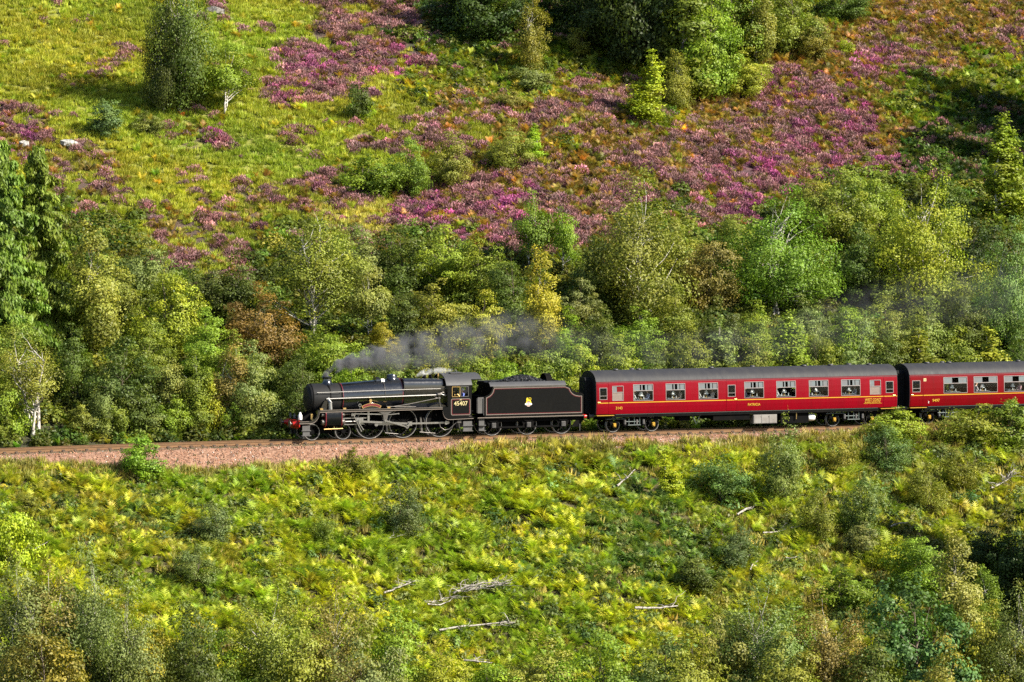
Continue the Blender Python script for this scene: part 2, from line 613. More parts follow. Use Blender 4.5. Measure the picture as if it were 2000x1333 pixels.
# ------------------------------------------------------------------ scattered ground cover
def frond_plant(rng, n_fr, length, pinnae, up):
    """A bracken or fern clump: arching fronds, each a midrib with pairs of leaflets."""
    V, F, C = [], [], []
    for k in range(n_fr):
        az = rng.uniform(0, 2 * np.pi)
        L = length * rng.uniform(0.65, 1.1)
        el = up * rng.uniform(0.7, 1.15)
        h = np.array([np.cos(az), np.sin(az), 0])
        br, hue = rng.uniform(0.15, 0.9), rng.uniform(0, 1) ** 2
        p = h * rng.uniform(0, 0.12) + np.array([rng.uniform(-.1, .1), rng.uniform(-.1, .1), 0])
        side = np.array([-h[1], h[0], 0])
        pts = []
        st = L / pinnae
        for i in range(pinnae + 1):
            pts.append(p.copy())
            e = el - 1.15 * (i / pinnae) ** 1.4
            p = p + st * (h * np.cos(e) + np.array([0, 0, 1.0]) * np.sin(e))
        for i in range(1, pinnae + 1):
            t = i / pinnae
            wd = 0.30 * L * (np.sin(np.pi * min(t * 0.9 + 0.12, 1)) ** 0.8 + 0.05) * (0 if t < 0.18 else 1)
            d = pts[i] - pts[i - 1]
            for sg in (-1, 1):
                tip = pts[i] + sg * side * wd + d * 0.9 + np.array([0, 0, -0.10 * wd + rng.uniform(-.03, .03)])
                o = len(V)
                V += [pts[i - 1], pts[i - 1] + d * 1.0, tip]
                F.append((o, o + 1, o + 2))
                b2 = np.clip(br + rng.uniform(-.15, .15), 0, 1)
                C += [(b2, hue, 0)] * 3
    return np.array(V), np.array(F), np.array(C)


def blade_tuft(rng, n, r, h, wd=0.035):
    az = rng.uniform(0, 2 * np.pi, n)
    rr = r * np.sqrt(rng.uniform(0, 1, n))
    base = np.stack([np.cos(az) * rr, np.sin(az) * rr, np.zeros(n) - 0.03], 1)
    a2 = az + rng.normal(0, 0.9, n)
    lean = rng.uniform(0.15, 0.8, n)
    hh = h * rng.uniform(0.5, 1.15, n)
    tip = base + np.stack([np.cos(a2) * lean * hh, np.sin(a2) * lean * hh, hh * (1 - 0.3 * lean)], 1)
    sd = np.stack([-np.sin(a2), np.cos(a2), np.zeros(n)], 1) * wd
    V = np.stack([base - sd, base + sd, tip], 1).reshape(-1, 3)
    c = np.repeat(np.stack([rng.uniform(0.1, 1, n), rng.uniform(0, 1, n) ** 2, np.zeros(n)], 1), 3, 0)
    return V, np.arange(3 * n).reshape(n, 3), c


def sprig_dome(rng, n, r, h, size):
    """A heather hummock: short upright sprigs over a dome."""
    az = rng.uniform(0, 2 * np.pi, n)
    rr = np.sqrt(rng.uniform(0, 1, n))
    lump = 1 + 0.25 * np.sin(az * 3 + rng.uniform(0, 6)) * rr
    base = np.stack([np.cos(az) * rr * r * lump, np.sin(az) * rr * r * lump, h * (1 - rr ** 2) * lump * rng.uniform(0.55, 1.0, n)], 1)
    out = np.stack([np.cos(az) * rr * 0.7, np.sin(az) * rr * 0.7, np.ones(n) * 0.8], 1) + rng.normal(0, 0.35, (n, 3))
    out /= np.linalg.norm(out, axis=1)[:, None]
    sd = np.cross(out, rng.normal(0, 1, (n, 3)))
    sd /= np.linalg.norm(sd, axis=1)[:, None]
    L = size * rng.uniform(0.6, 1.4, n)[:, None]
    V = np.stack([base - out * L * .3 - sd * L * 0.3, base - out * L * .3 + sd * L * 0.3, base + out * L + sd * L * .12, base + out * L - sd * L * .12], 1).reshape(-1, 3)
    c = np.repeat(np.stack([np.clip(0.2 + 0.6 * (base[:, 2] / h) + rng.uniform(-.3, .3, n), 0, 1), rng.uniform(0, 1, n) ** 2, np.zeros(n)], 1), 4, 0)
    return V, np.arange(4 * n).reshape(n, 4), c


def leaf_quads(rng, P, Nn, L, Wd):
    """Diamond leaf sprays at P facing Nn."""
    n = len(P)
    Nn = Nn / (np.linalg.norm(Nn, axis=1)[:, None] + 1e-9)
    a = np.cross(Nn, rng.normal(0, 1, (n, 3)))
    a /= np.linalg.norm(a, axis=1)[:, None] + 1e-9
    b = np.cross(Nn, a)
    L = np.broadcast_to(L, (n,))[:, None] * rng.uniform(0.6, 1.35, (n, 1))
    Wd = np.broadcast_to(Wd, (n,))[:, None] * rng.uniform(0.7, 1.3, (n, 1))
    return np.stack([P - a * L * .5, P + b * Wd * .5 + Nn * L * .12, P + a * L * .5, P - b * Wd * .5 + Nn * L * .12], 1).reshape(-1, 3)


def bush_lump(rng, n, r, h, leaf):
    d = rng.normal(0, 1, (n, 3))
    d[:, 2] = np.abs(d[:, 2])
    d /= np.linalg.norm(d, axis=1)[:, None]
    rho = rng.uniform(0.3, 1, n)[:, None] ** 0.5
    P = d * rho * np.array([r, r, h]) * (1 + 0.2 * np.sin(7 * d[:, :1] + 5 * d[:, 1:2]))
    Nn = d + rng.normal(0, 0.6, (n, 3)) + np.array([0, 0, 0.4])
    V = leaf_quads(rng, P, Nn, leaf, leaf * 0.6)
    c = np.repeat(np.stack([rng.uniform(0.1, 1, n), rng.uniform(0, 1, n) ** 2, np.zeros(n)], 1), 4, 0)
    return V, np.arange(4 * n).reshape(n, 4), c


def source_set(name, meshes, mat):
    c = bpy.data.collections.new(name)
    for i, (V, F, C) in enumerate(meshes):
        me = np_mesh('%s_%02d' % (name, i), V, F, var=C)
        me.materials.append(mat)
        c.objects.link(bpy.data.objects.new('%s_%02d' % (name, i), me))
    return c


def scatter(name, coll, n_src, u, w, tint, scale, tilt=0.15, sink=0.0, label=None, cat=None, z=None):
    """One object that sets copies of a few plants out over the ground."""
    n = len(u)
    me = bpy.data.meshes.new(name)
    me.vertices.add(n)
    P = world(u, w, (height(u, w) if z is None else z) - sink)
    me.vertices.foreach_set('co', P.astype(np.float32).ravel())

    def put(nm, typ, key, arr):
        a = me.attributes.new(nm, typ, 'POINT')
        a.data.foreach_set(key, np.ascontiguousarray(arr).ravel())
    put('turn', 'FLOAT_VECTOR', 'vector', np.stack([RNG.normal(0, tilt, n), RNG.normal(0, tilt, n), RNG.uniform(0, 6.283, n)], 1).astype(np.float32))
    put('size', 'FLOAT', 'value', np.asarray(scale, np.float32))
    put('pick', 'INT', 'value', RNG.integers(0, n_src, n).astype(np.int32))
    put('tint', 'FLOAT_COLOR', 'color', np.concatenate([tint, np.ones((n, 1))], 1).astype(np.float32))
    o = obj(name, me)
    ng = bpy.data.node_groups.new(name, 'GeometryNodeTree')
    ng.interface.new_socket('Geometry', in_out='INPUT', socket_type='NodeSocketGeometry')
    ng.interface.new_socket('Geometry', in_out='OUTPUT', socket_type='NodeSocketGeometry')
    gi, go = ng.nodes.new('NodeGroupInput'), ng.nodes.new('NodeGroupOutput')
    ci = ng.nodes.new('GeometryNodeCollectionInfo')
    ci.inputs['Collection'].default_value = coll
    ci.inputs['Separate Children'].default_value = True
    ci.inputs['Reset Children'].default_value = True
    ip = ng.nodes.new('GeometryNodeInstanceOnPoints')
    ip.inputs['Pick Instance'].default_value = True

    def attr(nm, typ):
        a = ng.nodes.new('GeometryNodeInputNamedAttribute')
        a.data_type = typ
        a.inputs['Name'].default_value = nm
        return a.outputs['Attribute']
    er = ng.nodes.new('FunctionNodeEulerToRotation')
    lk = ng.links.new
    lk(gi.outputs[0], ip.inputs['Points'])
    lk(ci.outputs[0], ip.inputs['Instance'])
    lk(attr('pick', 'INT'), ip.inputs['Instance Index'])
    lk(attr('turn', 'FLOAT_VECTOR'), er.inputs[0])
    lk(er.outputs[0], ip.inputs['Rotation'])
    lk(attr('size', 'FLOAT'), ip.inputs['Scale'])
    lk(ip.outputs[0], go.inputs[0])
    md = o.modifiers.new('scatter', 'NODES')
    md.node_group = ng
    return tag(o, label, cat, None, 'stuff')


def tints(base, n, amt=0.22, hue=0.12):
    b = np.broadcast_to(np.asarray(base, float), (n, 3)).copy()
    b *= np.exp(RNG.normal(0, amt, (n, 1)))
    b[:, 0] *= np.exp(RNG.normal(0, hue, n))
    return b


r0 = np.random.default_rng(3)
ferns = source_set('bracken_plants', [frond_plant(r0, int(r0.integers(8, 12)), 0.84, 11, 1.38) for _ in range(7)], M['ground_leaf'])
grasses = source_set('grass_tufts', [blade_tuft(r0, 70, 0.36, 0.36) for _ in range(5)], M['grass_blade'])
heaths = source_set('heather_hummocks', [sprig_dome(r0, 330, 0.52, 0.46, 0.075) for _ in range(6)], M['heather_leaf'])
lumps = source_set('leafy_lumps', [bush_lump(r0, 240, 0.62, 0.75, 0.19) for _ in range(5)], M['ground_leaf'])


def spread(u0, u1, w0, w1, per_m2):
    n = int((u1 - u0) * (w1 - w0) * per_m2)
    return RNG.uniform(u0, u1, n), RNG.uniform(w0, w1, n)


def seen(u, w, mx=170, my=150):
    px, py = project(world(u, w, height(u, w)))
    k = (px > -mx) & (px < 2000 + mx) & (py > -my) & (py < 1333 + my)
    return u[k], w[k], px[k], py[k]


# --- hillside beyond the track
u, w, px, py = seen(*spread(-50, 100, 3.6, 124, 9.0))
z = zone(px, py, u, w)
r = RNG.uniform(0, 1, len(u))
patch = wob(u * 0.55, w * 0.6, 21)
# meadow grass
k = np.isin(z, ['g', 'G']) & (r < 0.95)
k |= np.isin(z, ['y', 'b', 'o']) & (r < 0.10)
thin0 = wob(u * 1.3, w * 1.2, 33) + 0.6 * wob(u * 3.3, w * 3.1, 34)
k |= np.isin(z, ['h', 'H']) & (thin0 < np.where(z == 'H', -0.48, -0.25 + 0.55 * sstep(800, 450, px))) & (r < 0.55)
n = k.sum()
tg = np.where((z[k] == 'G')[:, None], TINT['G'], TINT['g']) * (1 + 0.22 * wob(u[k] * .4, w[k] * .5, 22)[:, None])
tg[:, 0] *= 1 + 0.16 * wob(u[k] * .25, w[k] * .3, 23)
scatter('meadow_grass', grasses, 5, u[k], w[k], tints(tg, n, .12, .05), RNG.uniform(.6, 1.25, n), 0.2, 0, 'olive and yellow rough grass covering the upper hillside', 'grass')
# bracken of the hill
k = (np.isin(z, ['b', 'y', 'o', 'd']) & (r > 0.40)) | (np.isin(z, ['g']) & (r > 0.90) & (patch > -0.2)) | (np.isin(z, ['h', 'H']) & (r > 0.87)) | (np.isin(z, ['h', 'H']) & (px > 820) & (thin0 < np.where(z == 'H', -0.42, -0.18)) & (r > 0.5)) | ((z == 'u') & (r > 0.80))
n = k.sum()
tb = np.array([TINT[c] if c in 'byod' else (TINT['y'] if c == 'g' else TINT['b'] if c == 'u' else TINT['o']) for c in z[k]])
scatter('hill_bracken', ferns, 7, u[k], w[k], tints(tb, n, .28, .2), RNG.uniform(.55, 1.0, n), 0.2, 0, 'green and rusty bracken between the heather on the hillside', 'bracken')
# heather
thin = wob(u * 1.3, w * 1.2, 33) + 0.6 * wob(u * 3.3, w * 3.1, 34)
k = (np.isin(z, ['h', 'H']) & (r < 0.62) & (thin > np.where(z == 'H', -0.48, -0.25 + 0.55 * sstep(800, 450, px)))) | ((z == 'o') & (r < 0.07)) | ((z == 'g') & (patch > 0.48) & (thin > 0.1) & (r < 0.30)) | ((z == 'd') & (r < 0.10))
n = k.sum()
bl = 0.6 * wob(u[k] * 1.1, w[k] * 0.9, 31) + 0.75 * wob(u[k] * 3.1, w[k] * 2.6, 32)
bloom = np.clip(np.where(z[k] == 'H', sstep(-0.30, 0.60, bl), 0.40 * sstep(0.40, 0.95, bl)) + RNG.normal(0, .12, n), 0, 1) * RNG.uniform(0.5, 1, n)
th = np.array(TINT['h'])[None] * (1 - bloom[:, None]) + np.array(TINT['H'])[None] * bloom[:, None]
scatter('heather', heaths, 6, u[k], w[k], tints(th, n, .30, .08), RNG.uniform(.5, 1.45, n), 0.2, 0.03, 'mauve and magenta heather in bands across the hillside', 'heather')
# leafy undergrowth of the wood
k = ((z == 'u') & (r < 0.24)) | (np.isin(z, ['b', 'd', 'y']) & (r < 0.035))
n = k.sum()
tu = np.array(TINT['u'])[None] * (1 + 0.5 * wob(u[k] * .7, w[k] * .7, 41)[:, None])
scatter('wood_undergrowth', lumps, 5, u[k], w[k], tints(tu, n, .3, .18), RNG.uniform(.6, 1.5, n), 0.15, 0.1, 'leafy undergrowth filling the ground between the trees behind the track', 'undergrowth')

# --- bank below the track
u, w, px, py = seen(*spread(-50, 78, -47, -2.7, 11.0))
r = RNG.uniform(0, 1, len(u))
right = sstep(1250, 1700, px + 80 * wob(u * .3, w * .3, 51))
low = sstep(1120, 1250, py + 40 * wob(u * .3, w * .3, 52))
nearrail = 1 - sstep(-5.6, -4.6, w)      # 0 beside the ballast
pat = wob(u * 0.45, w * 0.5, 53)
pat2 = wob(u * 0.22, w * 0.3, 54)
teal = np.exp(-(((px - 1290) / 210) ** 2 + ((py - 1085) / 75) ** 2)) + 0.9 * np.exp(-(((px - 1240) / 70) ** 2 + ((py - 990) / 60) ** 2)) + 0.6 * np.exp(-(((px - 250) / 110) ** 2 + ((py - 1010) / 50) ** 2))
k = (r < 0.62 - 0.25 * right) & (w < -4.0 - RNG.uniform(0, 1, len(u)) ** 2 * 1.2)
n = k.sum()
lime, green, rust, dteal = np.array([.43, .46, .038]), np.array([.245, .335, .036]), np.array([.36, .29, .052]), np.array([.105, .185, .055])
a1 = sstep(-0.45, 0.75, pat + 0.45 * wob(u * 1.5, w * 1.5, 57) + 0.28 * RNG.normal(0, 1, len(u)))[k][:, None]
tb = lime * a1 + green * (1 - a1)
a2 = (sstep(0.35, 0.9, pat2 + 0.3 * wob(u * 1.9, w * 1.7, 58) + 0.2 * RNG.normal(0, 1, len(u))) * 0.6)[k][:, None]
tb = tb * (1 - a2) + rust * a2
a3 = (RNG.uniform(0, 1, len(u)) < 0.85 * teal * (1 + 0.9 * wob(u * 1.6, w * 1.7, 71)))[k][:, None] * 0.85
tb = tb * (1 - a3) + dteal * a3
a4 = (right * 0.55)[k][:, None]
tb = tb * (1 - a4) + np.array([.27, .31, .042]) * a4
clump = 1 + 0.42 * wob(u[k] * 1.2, w[k] * 1.3, 59)
scatter('bank_bracken', ferns, 7, u[k], w[k], tints(tb, n, .16, .08), RNG.uniform(.55, 1.2, n) * clump * (1 - 0.25 * (1 - nearrail[k])), 0.22, 0.02, 'thick yellow green bracken covering the bank below the track', 'bracken')
k = ((w > -4.0) & (pat + pat2 + 0.6 * wob(u * 2.7, w * 2.0, 72) > 0.55) & (r < 0.18)) | ((px > 880 + 220 * pat) & (w > -3.9) & (w < -2.6 - 0.9 * r) & (r < 0.4)) | ((r > 0.62) & (r < 0.72 + 0.2 * right)) & (nearrail > 0.3) | ((w < -3.5) & (nearrail < 0.95) & (r < 0.55))
n = k.sum()
tg = np.array([.30, .27, .075])[None] * (1 + 0.25 * pat[k][:, None])
scatter('bank_grass', grasses, 5, u[k], w[k], tints(tg, n, .25, .1), RNG.uniform(.7, 1.6, n), 0.25, 0, 'straw coloured grass along the edge of the ballast and among the bracken', 'grass')
k = (r > 0.955 - 0.05 * right - 0.02 * low) & (nearrail > 0.8)
n = k.sum()
tu = np.array([.12, .155, .045])[None] * (1 + 0.45 * wob(u[k] * .6, w[k] * .6, 55)[:, None])
scatter('bank_undergrowth', lumps, 5, u[k], w[k], tints(tu, n, .3, .2), RNG.uniform(.5, 1.25, n), 0.15, 0.1, 'low leafy scrub growing through the bracken of the bank', 'undergrowth')

# --- loose stones on the ballast
stones = []
for _ in range(5):
    d = r0.normal(0, 1, (9, 3))
    V = np.array([(x, y, z_) for x in (-1, 1) for y in (-1, 1) for z_ in (-1, 1)], float) * r0.uniform(0.5, 1.0, (8, 3))
    F = np.array([(0, 1, 3, 2), (4, 6, 7, 5), (0, 4, 5, 1), (2, 3, 7, 6), (0, 2, 6, 4), (1, 5, 7, 3)])
    stones.append((V * 0.036, F, np.tile(r0.uniform(0.2, 0.9, (1, 3)), (8, 1))))
M['stone'] = leaf_mat('loose_stone', 'instancer', trans=0.0, rough=0.95, lo=0.7, hi=1.2, warm=(1.1, 0.95, 0.9))
stc = source_set('ballast_stones', stones, M['stone'])
u, w = spread(-44, 58, -4.2, 2.2, 45)
k = (np.abs(w) > 1.3) | (RNG.uniform(0, 1, len(u)) < 0.7)
u, w = u[k], w[k]
px, py = project(world(u, w, height(u, w)))
grey = np.clip(np.exp(-(((px - 1360) / 70) ** 2)) * (w < -2.6) * 1.3 + 0.05 + 0.25 * sstep(0.2, 0.8, wob(u * .5, w, 61)) * (w < -2.4), 0, 0.95)
pick = RNG.uniform(0, 1, len(u)) < grey
inner = (np.abs(w) < 1.35)[:, None]
tn = np.where(inner, np.array([.13, .075, .042]), np.where(pick[:, None], np.array([.33, .29, .26]), np.array([.235, .130, .082])))
zz = np.where(np.abs(w) < 1.25, ztrack(u) - 0.205, np.where(np.abs(w) < 2.0, ztrack(u) - 0.27, height(u, w) + 0.03))
scatter('ballast_stones', stc, 5, u, w, tints(tn, len(u), .28, .06), RNG.uniform(.6, 1.5, len(u)), 3.0, 0.0, 'loose pink and grey stones strewn over the ballast shoulder', 'ballast', z=zz)

# ------------------------------------------------------------------ trees
def curve_pts(a, b, rng, bend, n=6, sag=0.0):
    t = np.linspace(0, 1, n)[:, None]
    P = a + (b - a) * t
    off = rng.normal(0, bend, 3) * np.linalg.norm(b - a)
    P = P + np.sin(np.pi * t) * off + rng.normal(0, bend * .25, (n, 3)) * np.linalg.norm(b - a) * np.sin(np.pi * t)
    P[:, 2] += (sag * np.sin(np.pi * t[:, 0]))
    return P


PROF = {
    'birch': lambda t: np.sin(np.pi * np.clip(t * 0.86 + 0.14, 0, 1)) ** 0.75 * (1.12 - 0.5 * t),
    'round': lambda t: np.sqrt(np.clip(1 - (2 * t - 0.92) ** 2 * 0.92, 0, 1)),
    'oval': lambda t: np.sin(np.pi * np.clip(t * 0.88 + 0.10, 0, 1)) ** 0.7,
    'cone': lambda t: (1.04 - t) ** 0.75 * np.clip(t * 6 + .35, 0, 1),
    'bush': lambda t: np.sqrt(np.clip(1 - (t * 0.98) ** 2.2, 0, 1)),
}


def make_tree(name, seed, H, Wd, prof, base, n_cl, lump, n_leaf, leaf, aspect=0.6, droop=0.0, stems=1, trunk_r=0.014, bark_m='brown_bark', airy=0.12, lean=0.02, upright=0.0, plumes=6):
    rng = np.random.default_rng(seed)
    # stems
    paths, stem_pts = [], []
    for k in range(stems):
        a = np.array([rng.normal(0, .10) * (stems > 1), rng.normal(0, .10) * (stems > 1), -0.35])
        sp = (0.11 if trunk_r > .0185 else 0.045) * Wd * (stems > 1)
        b = np.array([rng.normal(0, lean * H) + sp * np.cos(6.28 * k / stems + seed), rng.normal(0, lean * H) + sp * np.sin(6.28 * k / stems + seed), H * rng.uniform(0.70, 0.80) * (1 if stems == 1 else 0.90 if trunk_r > .0185 else 0.74)])
        P = curve_pts(a, b, rng, 0.025, 10)
        r0_ = trunk_r * H / (1 + 0.25 * (stems - 1))
        paths.append((P, r0_ * (1.0 - 0.93 * np.linspace(0, 1, 10) ** 0.9) + 0.004))
        stem_pts.append(P)
    # leaf clusters strung along upright plumes of different height
    C, cr = [], []
    top = stem_pts[0][-1]
    for k in range(plumes):
        az = 2 * np.pi * (k + rng.uniform(-.35, .35)) / max(plumes - 1, 1) + seed
        out_r = 0.0 if k == 0 else np.sqrt(rng.uniform(0.12, 1.0))
        hb = base * H * rng.uniform(.6, 1.4)
        env = PROF[prof](0.55) * Wd / 2
        # a plume's top follows the envelope of the whole crown
        hi = 1.0 if k == 0 else np.clip(1.02 - 0.62 * out_r ** 1.6 * rng.uniform(.6, 1.25), 0.28, 1.0)
        rad = 0.5 * Wd * (0.30 + 0.22 * rng.uniform()) * (1.25 - 0.35 * out_r) * (1.0 if plumes > 1 else 1.9)
        p0 = np.array([np.cos(az), np.sin(az), 0]) * out_r * env * 0.42
        p1 = np.array([np.cos(az), np.sin(az), 0]) * out_r * env * 0.80 + np.array([top[0], top[1], 0]) * hi
        m = max(int(n_cl / plumes * (0.6 + 0.8 * hi)), 4)
        for t in (np.arange(m) + rng.uniform(0, 1, m)) / m:
            prf = np.sin(np.pi * min(t * 0.80 + 0.16, 1)) ** 0.8 if prof != 'cone' else (1.05 - t) ** .8 * min(t * 6 + .4, 1)
            a2 = rng.uniform(0, 2 * np.pi)
            q = np.sqrt(rng.uniform(0, 1)) * rad * prf
            c = p0 + (p1 - p0) * t + np.array([np.cos(a2) * q, np.sin(a2) * q, 0])
            c[2] = hb + (hi * H * 0.97 - hb) * t
            C.append(c)
            cr.append(lump * rng.uniform(.55, 1.25) * (0.45 + 0.65 * prf))
    C, cr = np.array(C), np.array(cr)
    n = len(C)
    # limbs reach the clusters
    for i in range(n):
        if rng.uniform() < 0.8:
            S = stem_pts[i % stems]
            dist = np.hypot(*(C[i, :2]))
            zs = np.clip(C[i, 2] - dist * rng.uniform(0.6, 1.3), 0.10 * H, S[-1, 2] * 0.97)
            a = np.array([np.interp(zs, S[:, 2], S[:, 0]), np.interp(zs, S[:, 2], S[:, 1]), zs])
            r1 = max(trunk_r * H * 0.30 * (1 - zs / H) + 0.006, 0.008)
            paths.append((curve_pts(a, a + (C[i] - a) * 0.85, rng, 0.06, 6), r1 * np.linspace(1, 0.25, 6)))
    # leaves
    wts = cr ** 2
    cnt = np.maximum((wts / wts.sum() * n_leaf).astype(int), 8)
    ci = np.repeat(np.arange(n), cnt)
    m_ = len(ci)
    d = rng.normal(0, 1, (m_, 3))
    d[:, 2] += 0.35
    d /= np.linalg.norm(d, axis=1)[:, None]
    rho = rng.uniform(0.15, 1, m_) ** 0.45
    stray = rng.uniform(0, 1, m_) < airy
    rho = np.where(stray, rho * rng.uniform(1.0, 1.7, m_), rho)
    lumpy = 1 + 0.22 * np.sin(5 * d[:, 0] + ci) * np.sin(5 * d[:, 1] + 2 * ci)
    P = C[ci] + d * (rho * cr[ci] * lumpy)[:, None] * np.array([1, 1, 0.82])
    if droop:
        hang = rng.uniform(0, 1, m_) ** 1.5 * droop * (0.4 + rng.uniform(0, 1, n)[ci])
        # leaves hang in strands
        strand = np.round((d[:, :2] * 3.0)) / 3.0
        f = rng.uniform(0, 1, m_) < 0.55
        P[:, :2] = np.where(f[:, None], C[ci][:, :2] + (strand + rng.normal(0, .045, (m_, 2))) * (cr[ci] * 1.0)[:, None], P[:, :2])
        P[:, 2] -= hang
    P[:, 2] += upright * rng.uniform(0, 1, m_) * (1 - np.abs(d[:, 2]))
    outw = np.stack([C[ci][:, 0], C[ci][:, 1], 0.5 * (C[ci][:, 2] - 0.5 * H)], 1)
    outw /= np.linalg.norm(outw, axis=1)[:, None] + 1e-6
    Nn = 0.75 * d + 0.55 * outw + rng.normal(0, 0.42, (m_, 3)) + np.array([0, 0, 0.30])
    V = leaf_quads(rng, P, Nn, leaf, leaf * aspect)
    cb, ch = rng.uniform(0.15, 0.75, n), rng.uniform(0, 0.9, n) ** 2
    var = np.stack([np.clip(cb[ci] + rng.uniform(-.3, .35, m_), 0, 1), np.clip(ch[ci] + rng.uniform(-.15, .3, m_), 0, 1), np.zeros(m_)], 1)
    crown = np_mesh(name + '_crown', V, np.arange(4 * m_).reshape(m_, 4), var=np.repeat(var, 4, 0))
    crown.materials.append(M['leaf'])
    tv, tf = tube_arrays(paths, 6)
    trunk = np_mesh(name + '_trunk', tv, tf, smooth=True)
    trunk.materials.append(M[bark_m])
    return dict(trunk=trunk, crown=crown, H=H, W=Wd, name=name)


def make_spruce(name, seed, H, Wd):
    rng = np.random.default_rng(seed)
    paths = [(curve_pts(np.array([0, 0, -.4]), np.array([rng.normal(0, .1), rng.normal(0, .1), H]), rng, .008, 12), 0.017 * H * (1 - 0.97 * np.linspace(0, 1, 12)) + .004)]
    Ps, Ns, Ls, Vr = [], [], [], []
    z = 0.05 * H
    while z < 0.985 * H:
        t = z / H
        Rr = Wd / 2 * (1.02 - t) ** 0.7 * rng.uniform(0.75, 1.1)
        for k in range(int(5 + 3 * (1 - t))):
            if rng.uniform() < 0.14:
                continue
            az = rng.uniform(0, 2 * np.pi)
            L = Rr * rng.uniform(0.6, 1.15)
            h = np.array([np.cos(az), np.sin(az), 0])
            a = np.array([0, 0, z + rng.uniform(-.1, .1)])
            b = a + h * L + np.array([0, 0, L * rng.uniform(-0.45, -0.05) + 0.25 * t])
            mid = (a + b) / 2 + np.array([0, 0, 0.16 * L])
            tt = np.linspace(0, 1, 6)[:, None]
            P = (1 - tt) ** 2 * a + 2 * tt * (1 - tt) * mid + tt ** 2 * b
            paths.append((P, np.linspace(0.02, 0.006, 6)))
            br, hu = rng.uniform(0.15, 0.85), rng.uniform(0, .8)
            m_ = int(60 + 130 * L)
            s = rng.uniform(0.12, 1.0, m_)
            Q = np.stack([np.interp(s, tt[:, 0], P[:, i]) for i in range(3)], 1)
            side = np.array([-h[1], h[0], 0])
            Q += side * (rng.normal(0, 0.20, m_) * (0.4 + L * .4 * (1.1 - s)))[:, None]
            ln = rng.uniform(0.12, 0.36, m_)
            Q[:, 2] -= rng.uniform(0.0, 0.5, m_) ** 1.3
            Ps.append(Q)
            Ns.append(h * 0.8 + side * rng.normal(0, .7, (m_, 1)) + rng.normal(0, .25, (m_, 3)) + np.array([0, 0, .15]))
            Ls.append(ln)
            Vr.append(np.stack([np.clip(br + rng.uniform(-.25, .25, m_), 0, 1), np.clip(hu + rng.uniform(-.2, .2, m_), 0, 1), np.zeros(m_)], 1))
        z += rng.uniform(0.22, 0.42) * (1.1 - 0.4 * t)
    P, Nn, L, var = (np.concatenate(x) for x in (Ps, Ns, Ls, Vr))
    n = len(P)
    Nn /= np.linalg.norm(Nn, axis=1)[:, None]
    a = np.array([0, 0, -1.0]) + rng.normal(0, .28, (n, 3))
    a -= Nn * np.sum(a * Nn, 1)[:, None]
    a /= np.linalg.norm(a, axis=1)[:, None]
    b = np.cross(Nn, a)
    wd = rng.uniform(.028, .060, n)[:, None]
    L = L[:, None]
    V = np.stack([P - a * L * .5, P + b * wd, P + a * L * .6, P - b * wd], 1).reshape(-1, 3)
    crown = np_mesh(name + '_crown', V, np.arange(4 * n).reshape(n, 4), var=np.repeat(var, 4, 0))
    crown.materials.append(M['leaf'])
    tv, tf = tube_arrays(paths, 6)
    trunk = np_mesh(name + '_trunk', tv, tf, smooth=True)
    trunk.materials.append(M['brown_bark'])
    return dict(trunk=trunk, crown=crown, H=H, W=Wd, name=name)


KIND = {
    'B': [make_tree('birch_tree', s, 8.5, 6.2, 'birch', 0.12, 78, 0.72, 19000, 0.135, .6, 0.8, 2 + s % 2, .013, 'birch_bark', .20, .03, .1, 7) for s in (11, 12, 13)],
    'b': [make_tree('birch_tree', s, 6.0, 3.1, 'birch', 0.09, 46, 0.46, 11000, 0.115, .6, 0.5, 1 + s % 2, .011, 'birch_bark', .22, .03, .1, 3) for s in (21, 22, 23)],
    'R': [make_tree('broadleaf_tree', s, 8.5, 7.4, 'round', 0.06, 110, 0.78, 26000, 0.140, .6, 0.25, 2, .015, 'birch_bark', .16, .03, .1, 12) for s in (31, 32)],
    'm': [make_tree('broadleaf_tree', s, 4.8, 3.8, 'oval', 0.03, 64, 0.48, 12500, 0.120, .6, 0.08, 1 + s % 2, .013, 'brown_bark', .18, .04, .22, 5 + s % 4) for s in (41, 42, 43, 44, 45, 46)],
    'c': [make_tree('aspen_tree', s, 5.0, 2.5, 'cone', 0.02, 52, 0.40, 9500, 0.115, .6, 0.0, 1, .011, 'birch_bark', .20, .02, .3, 2 + s % 3) for s in (51, 52, 53)],
    's': [make_tree('leafy_shrub', s, 2.5, 2.6, 'bush', 0.0, 42, 0.34, 6000, 0.105, .6, 0.0, 3, .009, 'brown_bark', .20, .05, .2, 6) for s in (61, 62, 63)],
    'w': [make_tree('willow_shrub', s, 3.2, 2.6, 'bush', 0.0, 50, 0.30, 7500, 0.115, .34, 0.0, 4, .008, 'brown_bark', .25, .05, .6, 7) for s in (71, 72, 73)],
    'O': [make_tree('oak_tree', s, 6.5, 6.8, 'round', 0.02, 100, 0.62, 15000, 0.19, .7, 0.0, 1, .020, 'brown_bark', .16, .04, 0, 13) for s in (81,)],
    'r': [make_tree('birch_tree', q, 4.6, 3.0, 'round', 0.30, 46, 0.42, 7500, 0.115, .6, 0.1, 2, .014, 'birch_bark', .18, .02, .1, 6) for q in (111, 112, 113)],
    'V': [make_tree('birch_tree', 101, 7.0, 5.2, 'birch', 0.34, 60, 0.50, 7000, 0.115, .6, 0.7, 3, .026, 'birch_bark', .30, .05, .1, 7), make_tree('birch_tree', 102, 8.5, 6.4, 'birch', 0.30, 84, 0.60, 15000, 0.125, .6, 0.8, 4, .0186, 'birch_bark', .28, .05, .1, 9)],
    'S': [make_spruce('spruce_tree', s, 11.5, 5.4) for s in (91, 92)],
}
